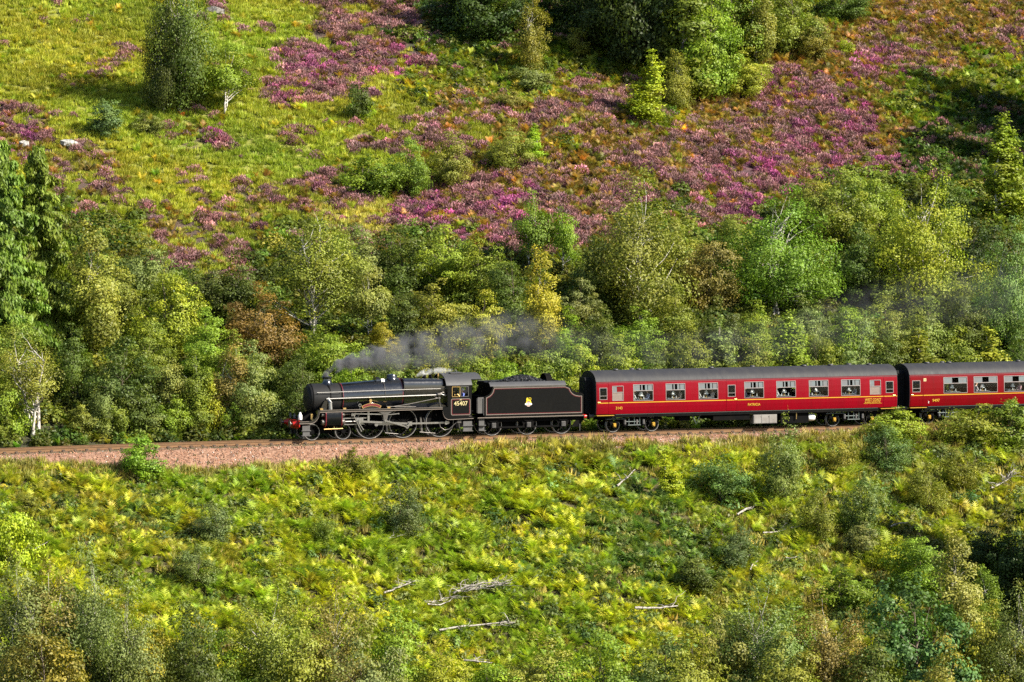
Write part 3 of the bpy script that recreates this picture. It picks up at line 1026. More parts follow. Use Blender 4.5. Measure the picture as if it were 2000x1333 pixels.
CT = dict(mid=(.170, .230, .030), dark=(.088, .130, .024), lime=(.30, .38, .026), olive=(.215, .235, .040), brown=(.215, .205, .052),
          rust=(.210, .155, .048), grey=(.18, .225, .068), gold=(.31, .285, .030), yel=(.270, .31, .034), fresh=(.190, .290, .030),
          spruce=(.155, .245, .036), deep=(.050, .080, .020), oak=(.088, .165, .045), teal=(.125, .195, .068), tan=(.255, .245, .064))  # deep: leaf colour darkened to carry shade
CATS = dict(s='shrub', w='shrub')
_turn = np.random.default_rng(99)
_used = {}


def plant(kind, bx, by, hpx, wpx, tint, label, group, side='far', dark=1.0):
    u, w, dep = ground(bx, by, side)
    if side == 'far' and w < 4.7:
        w = 4.7 + 0.004 * hpx
    k = _used.get(kind, 0)
    _used[kind] = k + 1
    src = KIND[kind][k % len(KIND[kind])]
    P = world(u, w, float(height(u, w)))
    mpp = dep / FPX
    t = thing(src['name'], label, CATS.get(kind, 'tree'), tuple(P), _turn.uniform(0, 6.28), group)
    if side == 'near':
        hpx *= 1.18
    sz, sx = hpx * mpp / src['H'], (1.2 if side == 'far' else 1.3) * (1.3 if kind in 'cS' else 1.0) * wpx * mpp / src['W']
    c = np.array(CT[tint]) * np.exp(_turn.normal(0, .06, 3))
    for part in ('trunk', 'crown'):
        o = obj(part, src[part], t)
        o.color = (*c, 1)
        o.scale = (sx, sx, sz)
    return t


WOOD = 'trees and shrubs of the wood behind the railway'
wood = [
    ('S', 2, 700, 430, 165, 'spruce', 'dense spruce with drooping branches cut by the left edge of the picture'),
    ('S', 76, 668, 385, 150, 'spruce', 'tall bright green spruce with hanging branches and bare lower trunk'),
    ('V', 80, 872, 230, 160, 'olive', 'olive birch with white forked trunk beside the track below the spruces'),
    ('b', 188, 700, 275, 135, 'olive', 'tall olive brown birch standing right of the drooping spruce'),
    ('m', 288, 600, 150, 118, 'grey', 'grey green rounded tree on the edge of the heather left of the tall olive birch'),
    ('m', 330, 700, 195, 140, 'yel', 'yellowish olive tree in the middle of the wood left of the rust brown tree'),
    ('m', 232, 826, 175, 135, 'dark', 'dark green leafy tree right of the forked birch beside the track'),
    ('w', 205, 862, 120, 80, 'grey', 'grey green bush at the foot of the dark tree near the white trunk'),
    ('r', 326, 835, 135, 85, 'tan', 'small brownish birch with several thin white stems near the track'),
    ('b', 385, 858, 175, 90, 'mid', 'slender mid green birch between the brownish birch and the lime shrub'),
    ('b', 445, 856, 190, 95, 'brown', 'slim yellow brown birch behind the lime shrub left of the engine'),
    ('s', 426, 866, 115, 62, 'lime', 'bright lime green shrub beside the track ahead of the engine'),
    ('m', 520, 868, 190, 115, 'grey', 'large grey green bushy tree just ahead of the engine'),
    ('m', 515, 712, 165, 140, 'rust', 'rust brown tree with thinning leaves in the wood left of the white forked birch'),
    ('m', 462, 655, 165, 125, 'dark', 'dark green tree above and left of the rust brown tree'),
    ('V', 612, 668, 285, 225, 'olive', 'big olive birch with leaning white limbs above the engine'),
    ('m', 640, 752, 130, 140, 'fresh', 'fresh green tree under the big white limbed birch'),
    ('r', 722, 672, 165, 90, 'tan', 'thin tan leaved birch with white stem above the chimney smoke'),
    ('m', 750, 706, 90, 62, 'gold', 'small golden yellow tree above the engine smoke'),
    ('m', 715, 575, 145, 120, 'grey', 'grey green tree at the top of the wood right of the big limbed birch'),
    ('m', 790, 580, 145, 125, 'dark', 'dark bushy tree at the top of the wood over the boiler'),
    ('m', 866, 575, 140, 120, 'yel', 'yellow green tree in the upper row of the wood over the cab'),
    ('m', 938, 606, 150, 125, 'mid', 'mid green tree in the upper row of the wood over the tender'),
    ('m', 850, 690, 150, 125, 'olive', 'olive bushy tree in the middle row of the wood over the cab'),
    ('m', 780, 676, 120, 100, 'dark', 'dark green tree right of the small golden tree'),
    ('m', 930, 700, 140, 115, 'yel', 'yellowish leafy tree in the middle row of the wood over the tender'),
    ('r', 1043, 535, 165, 84, 'mid', 'narrow birch with a thin white stem against the heather'),
    ('r', 1103, 545, 145, 66, 'fresh', 'narrowest birch with thin pale stem against the heather right of its taller twin'),
    ('b', 1062, 700, 225, 100, 'gold', 'yellow orange birch with leaning pale stems behind the tender'),
    ('B', 1250, 650, 345, 215, 'olive', 'tallest olive birch in the wood above the front of the first coach'),
    ('m', 1160, 605, 150, 95, 'dark', 'dark green tree between the narrow birches and the tallest olive birch'),
    ('m', 1110, 716, 120, 100, 'fresh', 'fresh yellow green tree over the back of the tender'),
    ('m', 1180, 720, 125, 90, 'dark', 'dark green tree over the gap between tender and first coach'),
    ('m', 1250, 720, 125, 105, 'fresh', 'bright green bushy tree below the tallest olive birch'),
    ('R', 1512, 615, 265, 240, 'mid', 'large round green tree with pale forked trunk above the first coach'),
    ('m', 1385, 612, 165, 115, 'brown', 'golden brown tree between the tallest birch and the large round tree'),
    ('m', 1640, 500, 180, 140, 'mid', 'mid green tree on the top edge of the wood right of the large round tree'),
    ('R', 1800, 610, 300, 225, 'yel', 'large yellow green tree with broad crown above the end of the first coach'),
    ('c', 1952, 440, 220, 115, 'fresh', 'pointed fresh green tree at the top right corner of the wood'),
    ('R', 1972, 690, 280, 150, 'grey', 'grey green spreading tree at the right edge above the second coach'),
    ('m', 1675, 600, 170, 110, 'dark', 'dark tree in the shade between the two largest round trees'),
    ('c', 1718, 618, 140, 70, 'mid', 'slim green tree in front of the shaded dark tree'),
    ('m', 1890, 560, 160, 120, 'deep', 'deep shaded tree between the yellow green crown and the right edge'),
    ('m', 1590, 465, 140, 110, 'olive', 'olive tree on the top edge of the wood behind the large round tree'),
    ('m', 1710, 470, 150, 110, 'fresh', 'fresh green tree on the top edge left of the large yellow green crown'),
    ('m', 1840, 460, 130, 100, 'dark', 'dark tree peeping out over the large yellow green crown'),
    # along the track, behind the train
    ('s', 12, 862, 130, 80, 'fresh', 'fresh green bush by the track at the left edge under the spruces'),
    ('s', 275, 866, 115, 90, 'dark', 'dark low bush by the track under the dark leafy tree'),
    ('s', 355, 868, 85, 75, 'fresh', 'low fresh bush by the track left of the lime shrub'),
    ('m', 590, 850, 165, 105, 'dark', 'dark green tree right behind the smokebox'),
    ('m', 690, 835, 150, 110, 'fresh', 'fresh green tree behind the front of the boiler'),
    ('m', 775, 830, 140, 105, 'grey', 'grey green tree in the smoke behind the boiler'),
    ('b', 850, 826, 165, 90, 'yel', 'yellowish birch in the smoke behind the firebox'),
    ('m', 920, 826, 165, 115, 'mid', 'mid green tree behind the cab roof'),
    ('m', 990, 822, 150, 110, 'fresh', 'fresh green tree behind the coal of the tender'),
    ('m', 1060, 822, 160, 115, 'olive', 'olive tree behind the rear of the tender'),
    ('m', 1128, 818, 150, 100, 'yel', 'yellow green tree behind the coupling of tender and coach'),
    ('m', 1205, 815, 165, 115, 'mid', 'mid green tree over the first windows of the first coach'),
    ('m', 1275, 812, 150, 100, 'dark', 'dark green tree over the second dining window of the first coach'),
    ('m', 1345, 812, 185, 105, 'mid', 'mid green tree over the third dining window of the first coach'),
    ('c', 1400, 810, 200, 95, 'grey', 'pointed grey green tree over the middle door of the first coach'),
    ('m', 1468, 810, 155, 110, 'olive', 'olive tree over the fourth dining window of the first coach'),
    ('c', 1532, 806, 200, 100, 'yel', 'pointed yellow green tree over the fifth dining window of the first coach'),
    ('m', 1600, 806, 175, 115, 'mid', 'mid green tree over the sixth dining window of the first coach'),
    ('m', 1668, 804, 190, 115, 'grey', 'grey green tree over the last dining window of the first coach'),
    ('m', 1735, 802, 160, 110, 'dark', 'dark green tree over the end door of the first coach'),
    ('c', 1795, 800, 180, 100, 'mid', 'pointed mid green tree over the front door of the second coach'),
    ('m', 1860, 800, 165, 115, 'fresh', 'fresh green tree over the first wide window of the second coach'),
    ('c', 1925, 798, 165, 105, 'yel', 'pointed yellow green tree over the second wide window of the second coach'),
    ('m', 1990, 796, 170, 110, 'dark', 'dark green tree at the right edge over the second coach'),
    # middle of the wood
    ('m', 140, 790, 165, 95, 'dark', 'dark green tree between the forked birch and the dark leafy tree'),
    ('m', 20, 780, 175, 120, 'mid', 'mid green tree in front of the spruce at the left edge'),
    ('m', 285, 760, 140, 105, 'mid', 'mid green tree over the small brownish birch'),
    ('m', 400, 745, 150, 115, 'fresh', 'fresh green tree over the slender birches ahead of the engine'),
    ('m', 465, 770, 130, 100, 'mid', 'mid green tree under the rust brown tree'),
    ('m', 405, 640, 140, 110, 'dark', 'dark tree between the yellowish tree and the heather'),
    ('m', 570, 790, 110, 85, 'dark', 'dark tree over the chimney under the rust brown tree'),
    ('m', 1000, 640, 150, 105, 'dark', 'dark tree below the narrow birch left of the yellow orange one'),
    ('m', 1130, 650, 110, 85, 'grey', 'grey green tree in the shade right of the yellow orange birch'),
    ('m', 1320, 700, 150, 110, 'mid', 'mid green tree right of the bright bushy tree in the wood'),
    ('m', 1400, 715, 140, 100, 'dark', 'dark tree under the golden brown tree'),
    ('m', 1480, 715, 130, 110, 'mid', 'mid green tree at the foot of the large round tree'),
    ('m', 1570, 710, 140, 110, 'grey', 'grey green tree at the right foot of the large round tree'),
    ('m', 1650, 712, 130, 100, 'fresh', 'fresh tree below the shaded dark tree of the wood'),
    ('m', 1735, 715, 140, 110, 'olive', 'olive tree at the left foot of the large yellow green tree'),
    ('m', 1810, 715, 140, 110, 'grey', 'grey green tree at the foot of the large yellow green tree'),
    ('m', 1885, 690, 150, 110, 'dark', 'dark tree left of the grey green spreading tree at the right edge'),
    ('m', 220, 640, 150, 110, 'olive', 'olive tree at the right shoulder of the tall olive brown birch'),
    ('m', 1310, 560, 140, 110, 'olive', 'olive tree leaning against the tallest birch on its right'),
    ('m', 1440, 520, 120, 95, 'olive', 'olive tree at the left shoulder of the large round tree'),
]
for i_, (x_, t_, q_) in enumerate([(8, 'mid', 'left edge'), (165, 'olive', 'grey green bush by the dark tree'),
                                (238, 'mid', 'foot of the dark leafy tree'), (310, 'grey', 'stems of the small brownish birch'), (395, 'mid', 'foot of the slender green birch'), (470, 'fresh', 'right side of the lime shrub'), (555, 'dark', 'buffers of the engine')]):
    wood.append(('s', x_, 872 - .02 * x_, 62 + 14 * (i_ % 3), 66, t_, 'low leafy shrub beside the far rail by the ' + q_))
for row in wood:
    plant(*row, group=WOOD)

HILL = 'trees and bushes standing on the open hillside'
hill = [
    ('B', 352, 226, 370, 150, 'dark', 'tall dark birch with white stem alone on the grassy hillside'),
    ('R', 318, 222, 270, 88, 'dark', 'darker companion stem crown leaning on the tall birch of the hillside'),
    ('r', 440, 226, 150, 110, 'fresh', 'small round tree with a clear pale trunk right of the tall dark birch'),
    ('s', 206, 268, 78, 84, 'teal', 'round grey green bush on the grass left of the tall dark birch'),
    ('s', 286, 264, 48, 66, 'grey', 'smaller low bush right of the round grey green bush'),
    ('s', 704, 235, 90, 56, 'dark', 'lone dark bush in the heather above the meadow'),
    ('s', 716, 236, 45, 46, 'lime', 'little lime bush at the foot of the lone dark bush'),
    ('m', 800, 385, 120, 82, 'mid', 'mid green young tree on the meadow left of its paler neighbour'),
    ('m', 872, 368, 115, 82, 'olive', 'paler olive young tree on the meadow edge'),
    ('s', 718, 385, 85, 120, 'mid', 'wide low bush on the meadow left of the two young trees'),
    ('m', 990, 335, 105, 84, 'olive', 'olive young tree in the heather left of a smaller lime one'),
    ('c', 1046, 312, 70, 44, 'lime', 'small lime sapling in the heather'),
    ('b', 1036, 150, 165, 78, 'olive', 'dense olive conical tree at the top against the shade'),
    ('s', 1040, 175, 55, 90, 'grey', 'grey green bush at the foot of the dense olive conical tree'),
    ('s', 1130, 110, 60, 56, 'mid', 'bush catching the sun in the shaded hollow at the top'),
    ('c', 1270, 245, 145, 86, 'lime', 'bright lime pointed tree on the hillside heather'),
    ('b', 1332, 220, 125, 68, 'olive', 'olive pointed tree behind the bright lime one'),
    ('c', 1345, 190, 290, 125, 'mid', 'tall green tree at the top left of the upper grove'),
    ('m', 1395, 195, 230, 130, 'fresh', 'fresh green tree in the middle of the upper grove'),
    ('m', 1455, 190, 100, 100, 'yel', 'yellow green low tree at the right foot of the upper grove'),
    ('b', 1480, 130, 200, 95, 'olive', 'olive tree with brown top in the upper grove'),
    ('m', 1545, 110, 180, 110, 'mid', 'mid green tree right of the upper grove at the top edge'),
    ('m', 1590, 120, 90, 70, 'olive', 'low olive tree at the right end of the upper grove'),
    ('m', 1640, 45, 100, 100, 'dark', 'dark tree on the top edge right of the upper grove'),
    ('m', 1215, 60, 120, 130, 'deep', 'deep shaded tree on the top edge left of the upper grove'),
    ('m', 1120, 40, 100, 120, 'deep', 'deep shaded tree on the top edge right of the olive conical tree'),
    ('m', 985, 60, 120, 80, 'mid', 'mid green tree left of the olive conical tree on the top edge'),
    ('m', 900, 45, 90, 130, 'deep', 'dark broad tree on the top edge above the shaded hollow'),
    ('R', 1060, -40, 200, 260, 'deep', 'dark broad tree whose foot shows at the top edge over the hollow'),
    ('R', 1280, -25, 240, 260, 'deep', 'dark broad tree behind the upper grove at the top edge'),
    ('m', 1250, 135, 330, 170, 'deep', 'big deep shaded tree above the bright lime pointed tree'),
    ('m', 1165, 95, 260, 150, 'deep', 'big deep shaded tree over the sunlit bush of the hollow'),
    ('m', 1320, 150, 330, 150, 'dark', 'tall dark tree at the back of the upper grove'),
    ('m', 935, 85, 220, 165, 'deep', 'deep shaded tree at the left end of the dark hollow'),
    ('c', 1240, 120, 190, 100, 'dark', 'dark pointed tree left of the tall tree of the upper grove'),
    ('m', 1430, 120, 200, 120, 'mid', 'mid green tree rising over the fresh green one of the upper grove'),
    ('s', 1000, 215, 40, 60, 'brown', 'brown heathery bush on the slope under the olive conical tree'),
    ('s', 1650, 108, 36, 34, 'lime', 'tiny lime bush among rusty bracken right of the upper grove'),
]
for row in hill:
    plant(*row, group=HILL)
# tall spruces that stand just outside the picture and shade its right side
for px_, py_, side_, s_, lab_ in ((2085, 245, 'far', 1.25, 'highest on the hill'), (2098, 300, 'far', 1.3, 'middle one on the hill'), (2105, 362, 'far', 1.25, 'lowest on the hill'), (2160, 300, 'far', 1.35, 'farthest from the edge on the hill'),
                                  (2080, 1150, 'near', 1.1, 'highest on the bank'), (2088, 1215, 'near', 1.15, 'middle one on the bank'), (2110, 1275, 'near', 1.15, 'lowest on the bank'), (2150, 1190, 'near', 1.2, 'farthest from the edge on the bank')):
    u_, w_, d_ = ground(px_, py_, side_)
    src = KIND['S'][0]
    t = thing('spruce_tree', 'tall dark spruce outside the right edge, ' + lab_, 'tree', tuple(world(u_, w_, float(height(u_, w_)))), u_, 'spruces outside the right edge')
    for part in ('trunk', 'crown'):
        o = obj(part, src[part], t)
        o.color = (*CT['dark'], 1)
        o.scale = (s_ * .95, s_ * .95, s_)

BANK = 'bushes and trees on the bank below the railway'
bank = [
    ('s', 278, 938, 78, 96, 'fresh', 'pale fresh green bush on the edge of the ballast left of the engine'),
    ('s', 690, 945, 60, 62, 'mid', 'green bush on the edge of the ballast below the coupled wheels'),
    ('w', 415, 1065, 78, 84, 'teal', 'grey green bush in the bracken below the pale bush at the ballast'),
    ('w', 635, 1072, 60, 66, 'mid', 'small dark green bush in the bracken below the boiler'),
    ('w', 790, 1055, 105, 95, 'teal', 'blue green bush in the bracken below the cab'),
    ('w', 385, 1150, 80, 90, 'grey', 'grey green bush in the lower bracken on the left'),
    ('s', 20, 1120, 130, 100, 'lime', 'bright green bush at the left edge of the bracken bank'),
    ('s', 55, 1010, 40, 60, 'olive', 'low olive bush in the bracken near the left edge'),
    ('w', 1410, 985, 85, 105, 'teal', 'dark grey green bush below the middle of the first coach'),
    ('w', 1525, 985, 140, 95, 'grey', 'tall grey green bush below the fifth dining window'),
    ('c', 1300, 985, 95, 60, 'lime', 'bright yellow lime sapling beside the dead snag on the bank'),
    ('w', 1735, 925, 88, 95, 'teal', 'grey green willow bush at the track below the end of the first coach'),
    ('s', 1755, 868, 62, 110, 'yel', 'yellow green fern covered bush hiding the rear bogie of the first coach'),
    ('s', 1900, 868, 70, 120, 'olive', 'olive bush by the track below the second coach'),
    ('s', 1975, 880, 90, 110, 'mid', 'mid green bush at the right edge by the track'),
    ('w', 1690, 1060, 120, 90, 'grey', 'tall grey green bush in the middle of the right bank'),
    ('w', 1600, 1060, 95, 90, 'olive', 'olive bush left of the tall grey green bush on the right bank'),
    ('w', 1810, 1005, 95, 85, 'olive', 'olive green bush on the right bank below the second coach'),
    ('s', 1690, 1090, 60, 90, 'grey', 'low grey bush under the tall grey green bush of the right bank'),
    ('s', 1738, 1118, 66, 70, 'lime', 'bright yellow bush on the lower right bank'),
    ('s', 1360, 1165, 70, 90, 'dark', 'dark green bush in the bracken left of the birch logs'),
    ('w', 1440, 1115, 75, 90, 'teal', 'blue green bush on the lower bank below the first coach'),
    ('w', 1880, 960, 80, 90, 'mid', 'mid green bush on the right bank near the brushwood'),
    ('w', 1640, 930, 70, 70, 'olive', 'olive bush left of the grey green willow bush at the track'),
    # the trees along the foot of the bank
    ('B', 45, 1420, 310, 190, 'grey', 'grey green tree at the lower left corner of the bank'),
    ('B', 180, 1400, 320, 170, 'grey', 'tall grey green birch with pale stem at the lower left'),
    ('b', 120, 1400, 270, 130, 'brown', 'brownish birch between the two grey green trees at the lower left'),
    ('m', 275, 1420, 190, 150, 'gold', 'golden olive tree at the lower left in front of the grey birch'),
    ('m', 440, 1420, 165, 140, 'fresh', 'light green tree cut by the bottom edge left of the middle'),
    ('B', 520, 1420, 285, 190, 'olive', 'olive tree at the bottom behind the light green one'),
    ('B', 655, 1430, 270, 180, 'brown', 'brownish olive tree at the bottom left of the middle'),
    ('m', 770, 1400, 190, 140, 'fresh', 'fresh green bushy tree at the bottom in the middle'),
    ('m', 345, 1400, 200, 120, 'dark', 'dark tree behind the golden olive one at the bottom'),
    ('m', 860, 1430, 160, 140, 'yel', 'yellow green bushy tree at the bottom right of the fresh green one'),
    ('m', 1060, 1440, 180, 150, 'olive', 'olive bushy tree at the bottom below the birch log'),
    ('m', 960, 1450, 150, 130, 'fresh', 'fresh low tree on the bottom edge in the middle'),
    ('m', 1180, 1440, 190, 150, 'mid', 'mid green tree at the bottom right of the olive bushy tree'),
    ('m', 1290, 1440, 180, 150, 'grey', 'grey green tree on the bottom edge right of the middle'),
    ('m', 1400, 1390, 200, 120, 'brown', 'tan brown tree at the lower right among grey ones'),
    ('B', 1480, 1420, 270, 180, 'grey', 'grey green tree at the lower right behind the tan brown one'),
    ('B', 1610, 1430, 270, 170, 'brown', 'brownish olive tree left of the dark leafy oak'),
    ('m', 1545, 1330, 140, 130, 'fresh', 'fresh green bush tree above the brownish olive tree at the lower right'),
    ('O', 1790, 1400, 260, 230, 'oak', 'dark green leafy oak at the lower right'),
    ('b', 1870, 1290, 225, 120, 'brown', 'brown olive birch with thin pale stem behind the oak'),
    ('b', 1925, 1250, 130, 80, 'mid', 'mid green slim birch right of the brown olive birch'),
    ('m', 1930, 1400, 200, 120, 'yel', 'yellow olive tree right of the dark oak'),
    ('B', 1995, 1420, 260, 150, 'grey', 'grey green tree at the lower right corner'),
    ('B', 250, 1440, 285, 150, 'grey', 'grey green birch right of the tall pale stemmed one at the lower left'),
    ('m', 95, 1480, 240, 170, 'olive', 'olive tree on the bottom edge in front of the lower left group'),
    ('m', 395, 1450, 235, 130, 'dark', 'dark tree behind the light green one at the bottom'),
    ('m', 590, 1470, 230, 150, 'olive', 'olive tree on the bottom edge between the two olive birches'),
    ('m', 715, 1470, 240, 150, 'grey', 'grey green tree on the bottom edge left of the fresh green bushy one'),
    ('m', 1345, 1460, 200, 150, 'olive', 'olive tree on the bottom edge before the tan brown one'),
    ('m', 1700, 1460, 215, 150, 'dark', 'dark tree on the bottom edge left of the oak'),
    ('m', 1450, 1330, 135, 120, 'grey', 'low grey green tree between the dark bush and the tan brown tree'),
    ('m', 1120, 1460, 150, 140, 'fresh', 'fresh low tree on the bottom edge right of the olive bushy one'),
    ('m', 1540, 1460, 200, 150, 'olive', 'olive tree on the bottom edge in front of the grey green birch'),
    ('m', 1860, 1470, 200, 140, 'olive', 'olive tree on the bottom edge between the oak and the yellow olive tree'),
    ('m', 1978, 1200, 170, 120, 'deep', 'added shade coloured tree at the right edge of the bank above the corner tree'),  # added; its dark leaves stand in for shadow on the bank
    ('m', 1930, 1130, 100, 90, 'deep', 'added shade coloured low tree on the right bank under the brushwood'),  # added too, leaves coloured dark where the bank lies in shadow
    ('s', 1650, 1195, 70, 110, 'mid', 'mid green low bush above the dark oak'),
    ('m', 1790, 1180, 130, 120, 'fresh', 'fresh green tree above the oak beside the bright yellow bush'),
]
for row in bank:
    plant(*row, group=BANK, side='near')


# ------------------------------------------------------------------ rocks and dead wood
def rock_mesh(seed):
    rng = np.random.default_rng(seed)
    mb = MB()
    prof = []
    mb.lathe([(0.0, -.55), (.62, -.5), (1.0, -.15), (.92, .25), (.55, .52), (0.0, .58)], (0, 0, 0), 'z', 9)
    V = np.array(mb.v) * (1 + rng.normal(0, .13, (len(mb.v), 1)))
    mb.v = [tuple(p) for p in V]
    return mb.build('rock', M['grey_rock' if seed == 3 else 'rock'], None, 25)


for i, (px_, py_, wx, hz, lab) in enumerate([(138, 290, 46, 20, 'long white boulder in the heather on the left hillside'), (48, 292, 22, 20, 'small white boulder above the top of the spruce'),
                                              (968, 104, 16, 12, 'small pale rock in the shaded hollow at the top'), (420, 28, 36, 18, 'grey rock in the grass at the top right of the tall dark birch'),
                                              (1566, 884, 10, 14, 'little white stone on the bank edge below the first coach')]):
    u_, w_, dep = ground(px_, py_, 'near' if i == 4 else 'far')
    o = rock_mesh(i)
    o.location = tuple(world(u_, w_, float(height(u_, w_)) + 0.35 * hz * dep / FPX))
    o.scale = (wx * .5 * dep / FPX, wx * .35 * dep / FPX, hz * 0.75 * dep / FPX)
    o.rotation_euler = (0.1, 0.18, 0.1)
    o.name = 'boulder'
    tag(o, lab, 'rock', 'pale rocks on the slopes')


def dead_branch(x0, y0, x1, y1, r, twigs, seed, lab, name='fallen_log', cat='log', spread_=0.5, lift=0.68, group='dead wood on the bank'):
    rng = np.random.default_rng(seed)
    a, b = [np.array(world(*(lambda g: (g[0], g[1], float(height(g[0], g[1])) + lift))(ground(x, y, 'near')))) for x, y in ((x0, y0), (x1, y1))]
    L = np.linalg.norm(b - a)
    o0 = (a + b) / 2
    paths = [(curve_pts(a - o0, b - o0, rng, 0.05, 8), r * np.linspace(1, 0.4, 8))]
    for k in range(twigs):
        t = rng.uniform(0.1, 0.95)
        p = (a - o0) + (b - a) * t
        d = (b - a) / L * rng.uniform(-.2, .9) + rng.normal(0, spread_, 3)
        d[2] = abs(d[2]) * 0.55 + 0.05
        q = p + d * rng.uniform(.25, .6) * min(L, 2.2)
        paths.append((curve_pts(p, q, rng, 0.10, 5), r * rng.uniform(.25, .5) * np.linspace(1, .3, 5)))
    V, F = tube_arrays(paths, 6)
    me = np_mesh(name, V, F, smooth=True)
    o = obj(name, me, None, M['dead_wood'])
    o.location = tuple(o0)
    return tag(o, lab, cat, group)


dead_branch(858, 1256, 1006, 1242, .07, 10, 1, 'long white birch log with forked branches lying on the lower bank')
dead_branch(1240, 1212, 1324, 1208, .085, 3, 2, 'straight white birch log lying above the grey green trees')
dead_branch(905, 1316, 960, 1322, .07, 12, 3, 'short grey log with twigs by the bottom edge')
dead_branch(885, 1182, 990, 1164, .06, 70, 4, 'grey heap of brushwood in the middle of the lower bank', 'brushwood_pile', 'brushwood', .6)
dead_branch(750, 1182, 812, 1158, .055, 16, 5, 'pale dead branch left of the brushwood heap', 'dead_branch', 'branch')
dead_branch(835, 1205, 890, 1188, .05, 18, 6, 'twiggy pale dead branch below the brushwood heap', 'dead_branch', 'branch')
dead_branch(1205, 968, 1240, 935, .07, 4, 7, 'bleached forked snag sticking out of the bracken', 'dead_snag', 'snag', .6, .55)
dead_branch(1222, 965, 1200, 940, .06, 3, 17, 'second bleached stump crossing the forked snag', 'dead_snag', 'snag', .6, .5)
dead_branch(745, 1085, 770, 1070, .04, 4, 8, 'small white branch in the bracken below the cab', 'dead_branch', 'branch')
dead_branch(1935, 975, 1985, 945, .06, 26, 9, 'pale brushwood on the right bank near the edge', 'brushwood_pile', 'brushwood', .6)
dead_branch(1490, 1065, 1550, 1052, .055, 3, 10, 'yellowish log in the bracken under the olive bush', 'fallen_log', 'log')
dead_branch(1740, 1052, 1772, 1045, .055, 5, 11, 'short white log on the right bank', 'fallen_log', 'log')
dead_branch(1440, 1028, 1468, 1015, .06, 2, 12, 'white branch among the yellow leaves below the first coach', 'dead_branch', 'branch')
dead_branch(1438, 1112, 1470, 1108, .06, 2, 13, 'pale log lying beside the blue green bush', 'fallen_log', 'log')
dead_branch(1535, 1112, 1556, 1110, .05, 2, 14, 'little pale log on the lower bank near the yellow bush', 'fallen_log', 'log')
dead_branch(58, 1108, 78, 1092, .05, 5, 15, 'bleached root on the bank near the left edge', 'dead_branch', 'branch')
dead_branch(1465, 1136, 1480, 1120, .05, 4, 16, 'small forked dead branch under the pale log', 'dead_branch', 'branch')

# ------------------------------------------------------------------ the train: materials
M['black'] = paint('black_enamel', (0.0025, 0.003, 0.004), 0.17, 0, (0.006, 0.0058, 0.0055), 0.5, 1.2, spec=0.9, coat=0.6)
M['matt_black'] = paint('side_sheet_black', (0.0030, 0.0034, 0.0042), 0.20, 0, (0.006, 0.0058, 0.0055), 0.5, 1.2, spec=0.22)
M['tyre'] = paint('tyre_steel', (0.21, 0.20, 0.19), 0.4, 0.6, (0.12, 0.11, 0.10), 0.5, 6)
M['smoke_black'] = paint('smokebox_black', (0.010, 0.010, 0.011), 0.6, 0, (0.020, 0.018, 0.017), 0.6, 1.5, spec=0.25)
M['frame_black'] = paint('frame_black', (0.0030, 0.0030, 0.0034), 0.8, 0, (0.010, 0.008, 0.006), 0.7, 2.2, spec=0.08)
M['roof_grey'] = paint('roof_grey', (0.036, 0.036, 0.040), 0.55, 0, (0.06, 0.06, 0.06), 0.5, 0.8)
M['coach_roof'] = paint('coach_roof_grey', (0.024, 0.024, 0.028), 0.6, 0, (0.042, 0.040, 0.038), 0.7, 0.9, spec=0.3, streak=True)
M['maroon'] = paint('maroon_paint', (0.190, 0.0010, 0.0075), 0.26, 0, (0.125, 0.003, 0.007), 0.7, 1.1, spec=0.16, streak=True)
M['crimson'] = paint('darker_maroon_paint', (0.145, 0.0008, 0.0035), 0.26, 0, (0.095, 0.0025, 0.004), 0.7, 1.1, spec=0.16, streak=True)
M['red'] = paint('buffer_red', (0.36, 0.008, 0.004), 0.3, 0, (0.22, 0.008, 0.005), 0.5, 3.0)
M['lining_red'] = paint('lining_red', (0.13, 0.005, 0.012), 0.4)
M['lining_cream'] = paint('lining_cream', (0.19, 0.155, 0.13), 0.4)
M['yellow'] = paint('lettering_yellow', (0.52, 0.29, 0.018), 0.4, 0, (0.42, 0.23, 0.015), 0.3)
M['cream'] = paint('number_cream', (0.50, 0.42, 0.21), 0.4, 0, (0.7, 0.6, 0.3), 0.3)
M['lion'] = paint('crest_yellow', (0.66, 0.50, 0.015), 0.45, 0, (0.75, 0.55, 0.02), 0.3)
M['pink'] = paint('crest_pale', (0.70, 0.52, 0.46), 0.45, 0, (0.5, 0.3, 0.26), 0.4, 20)
M['white'] = paint('white_paint', (0.80, 0.79, 0.76), 0.4, 0, (0.6, 0.58, 0.55), 0.4)
M['steel'] = paint('bright_steel', (0.31, 0.30, 0.285), 0.32, 0.85, (0.17, 0.15, 0.12), 0.5, 5)
M['dull_steel'] = paint('oily_steel', (0.14, 0.13, 0.12), 0.4, 0.7, (0.05, 0.04, 0.03), 0.6, 5)
M['brass'] = paint('brass', (0.62, 0.42, 0.16), 0.3, 0.8, (0.4, 0.25, 0.1), 0.5, 6)
M['grey_metal'] = paint('weathered_grey', (0.085, 0.082, 0.08), 0.6, 0.1, (0.04, 0.035, 0.03), 0.7, 3)
M['box_grey'] = paint('battery_box_grey', (0.23, 0.215, 0.20), 0.7, 0, (0.12, 0.10, 0.085), 0.6, 2)
M['axle_yellow'] = paint('axlebox_yellow', (0.40, 0.23, 0.012), 0.5, 0, (0.2, 0.12, 0.02), 0.6, 8)
M['pipe_teal'] = paint('pipe_grey_green', (0.075, 0.10, 0.095), 0.5, 0, (0.08, 0.08, 0.07), 0.5, 4)
M['alu'] = paint('window_frame_alloy', (0.22, 0.19, 0.185), 0.45, 0.3, (0.4, 0.36, 0.33), 0.4, 5)
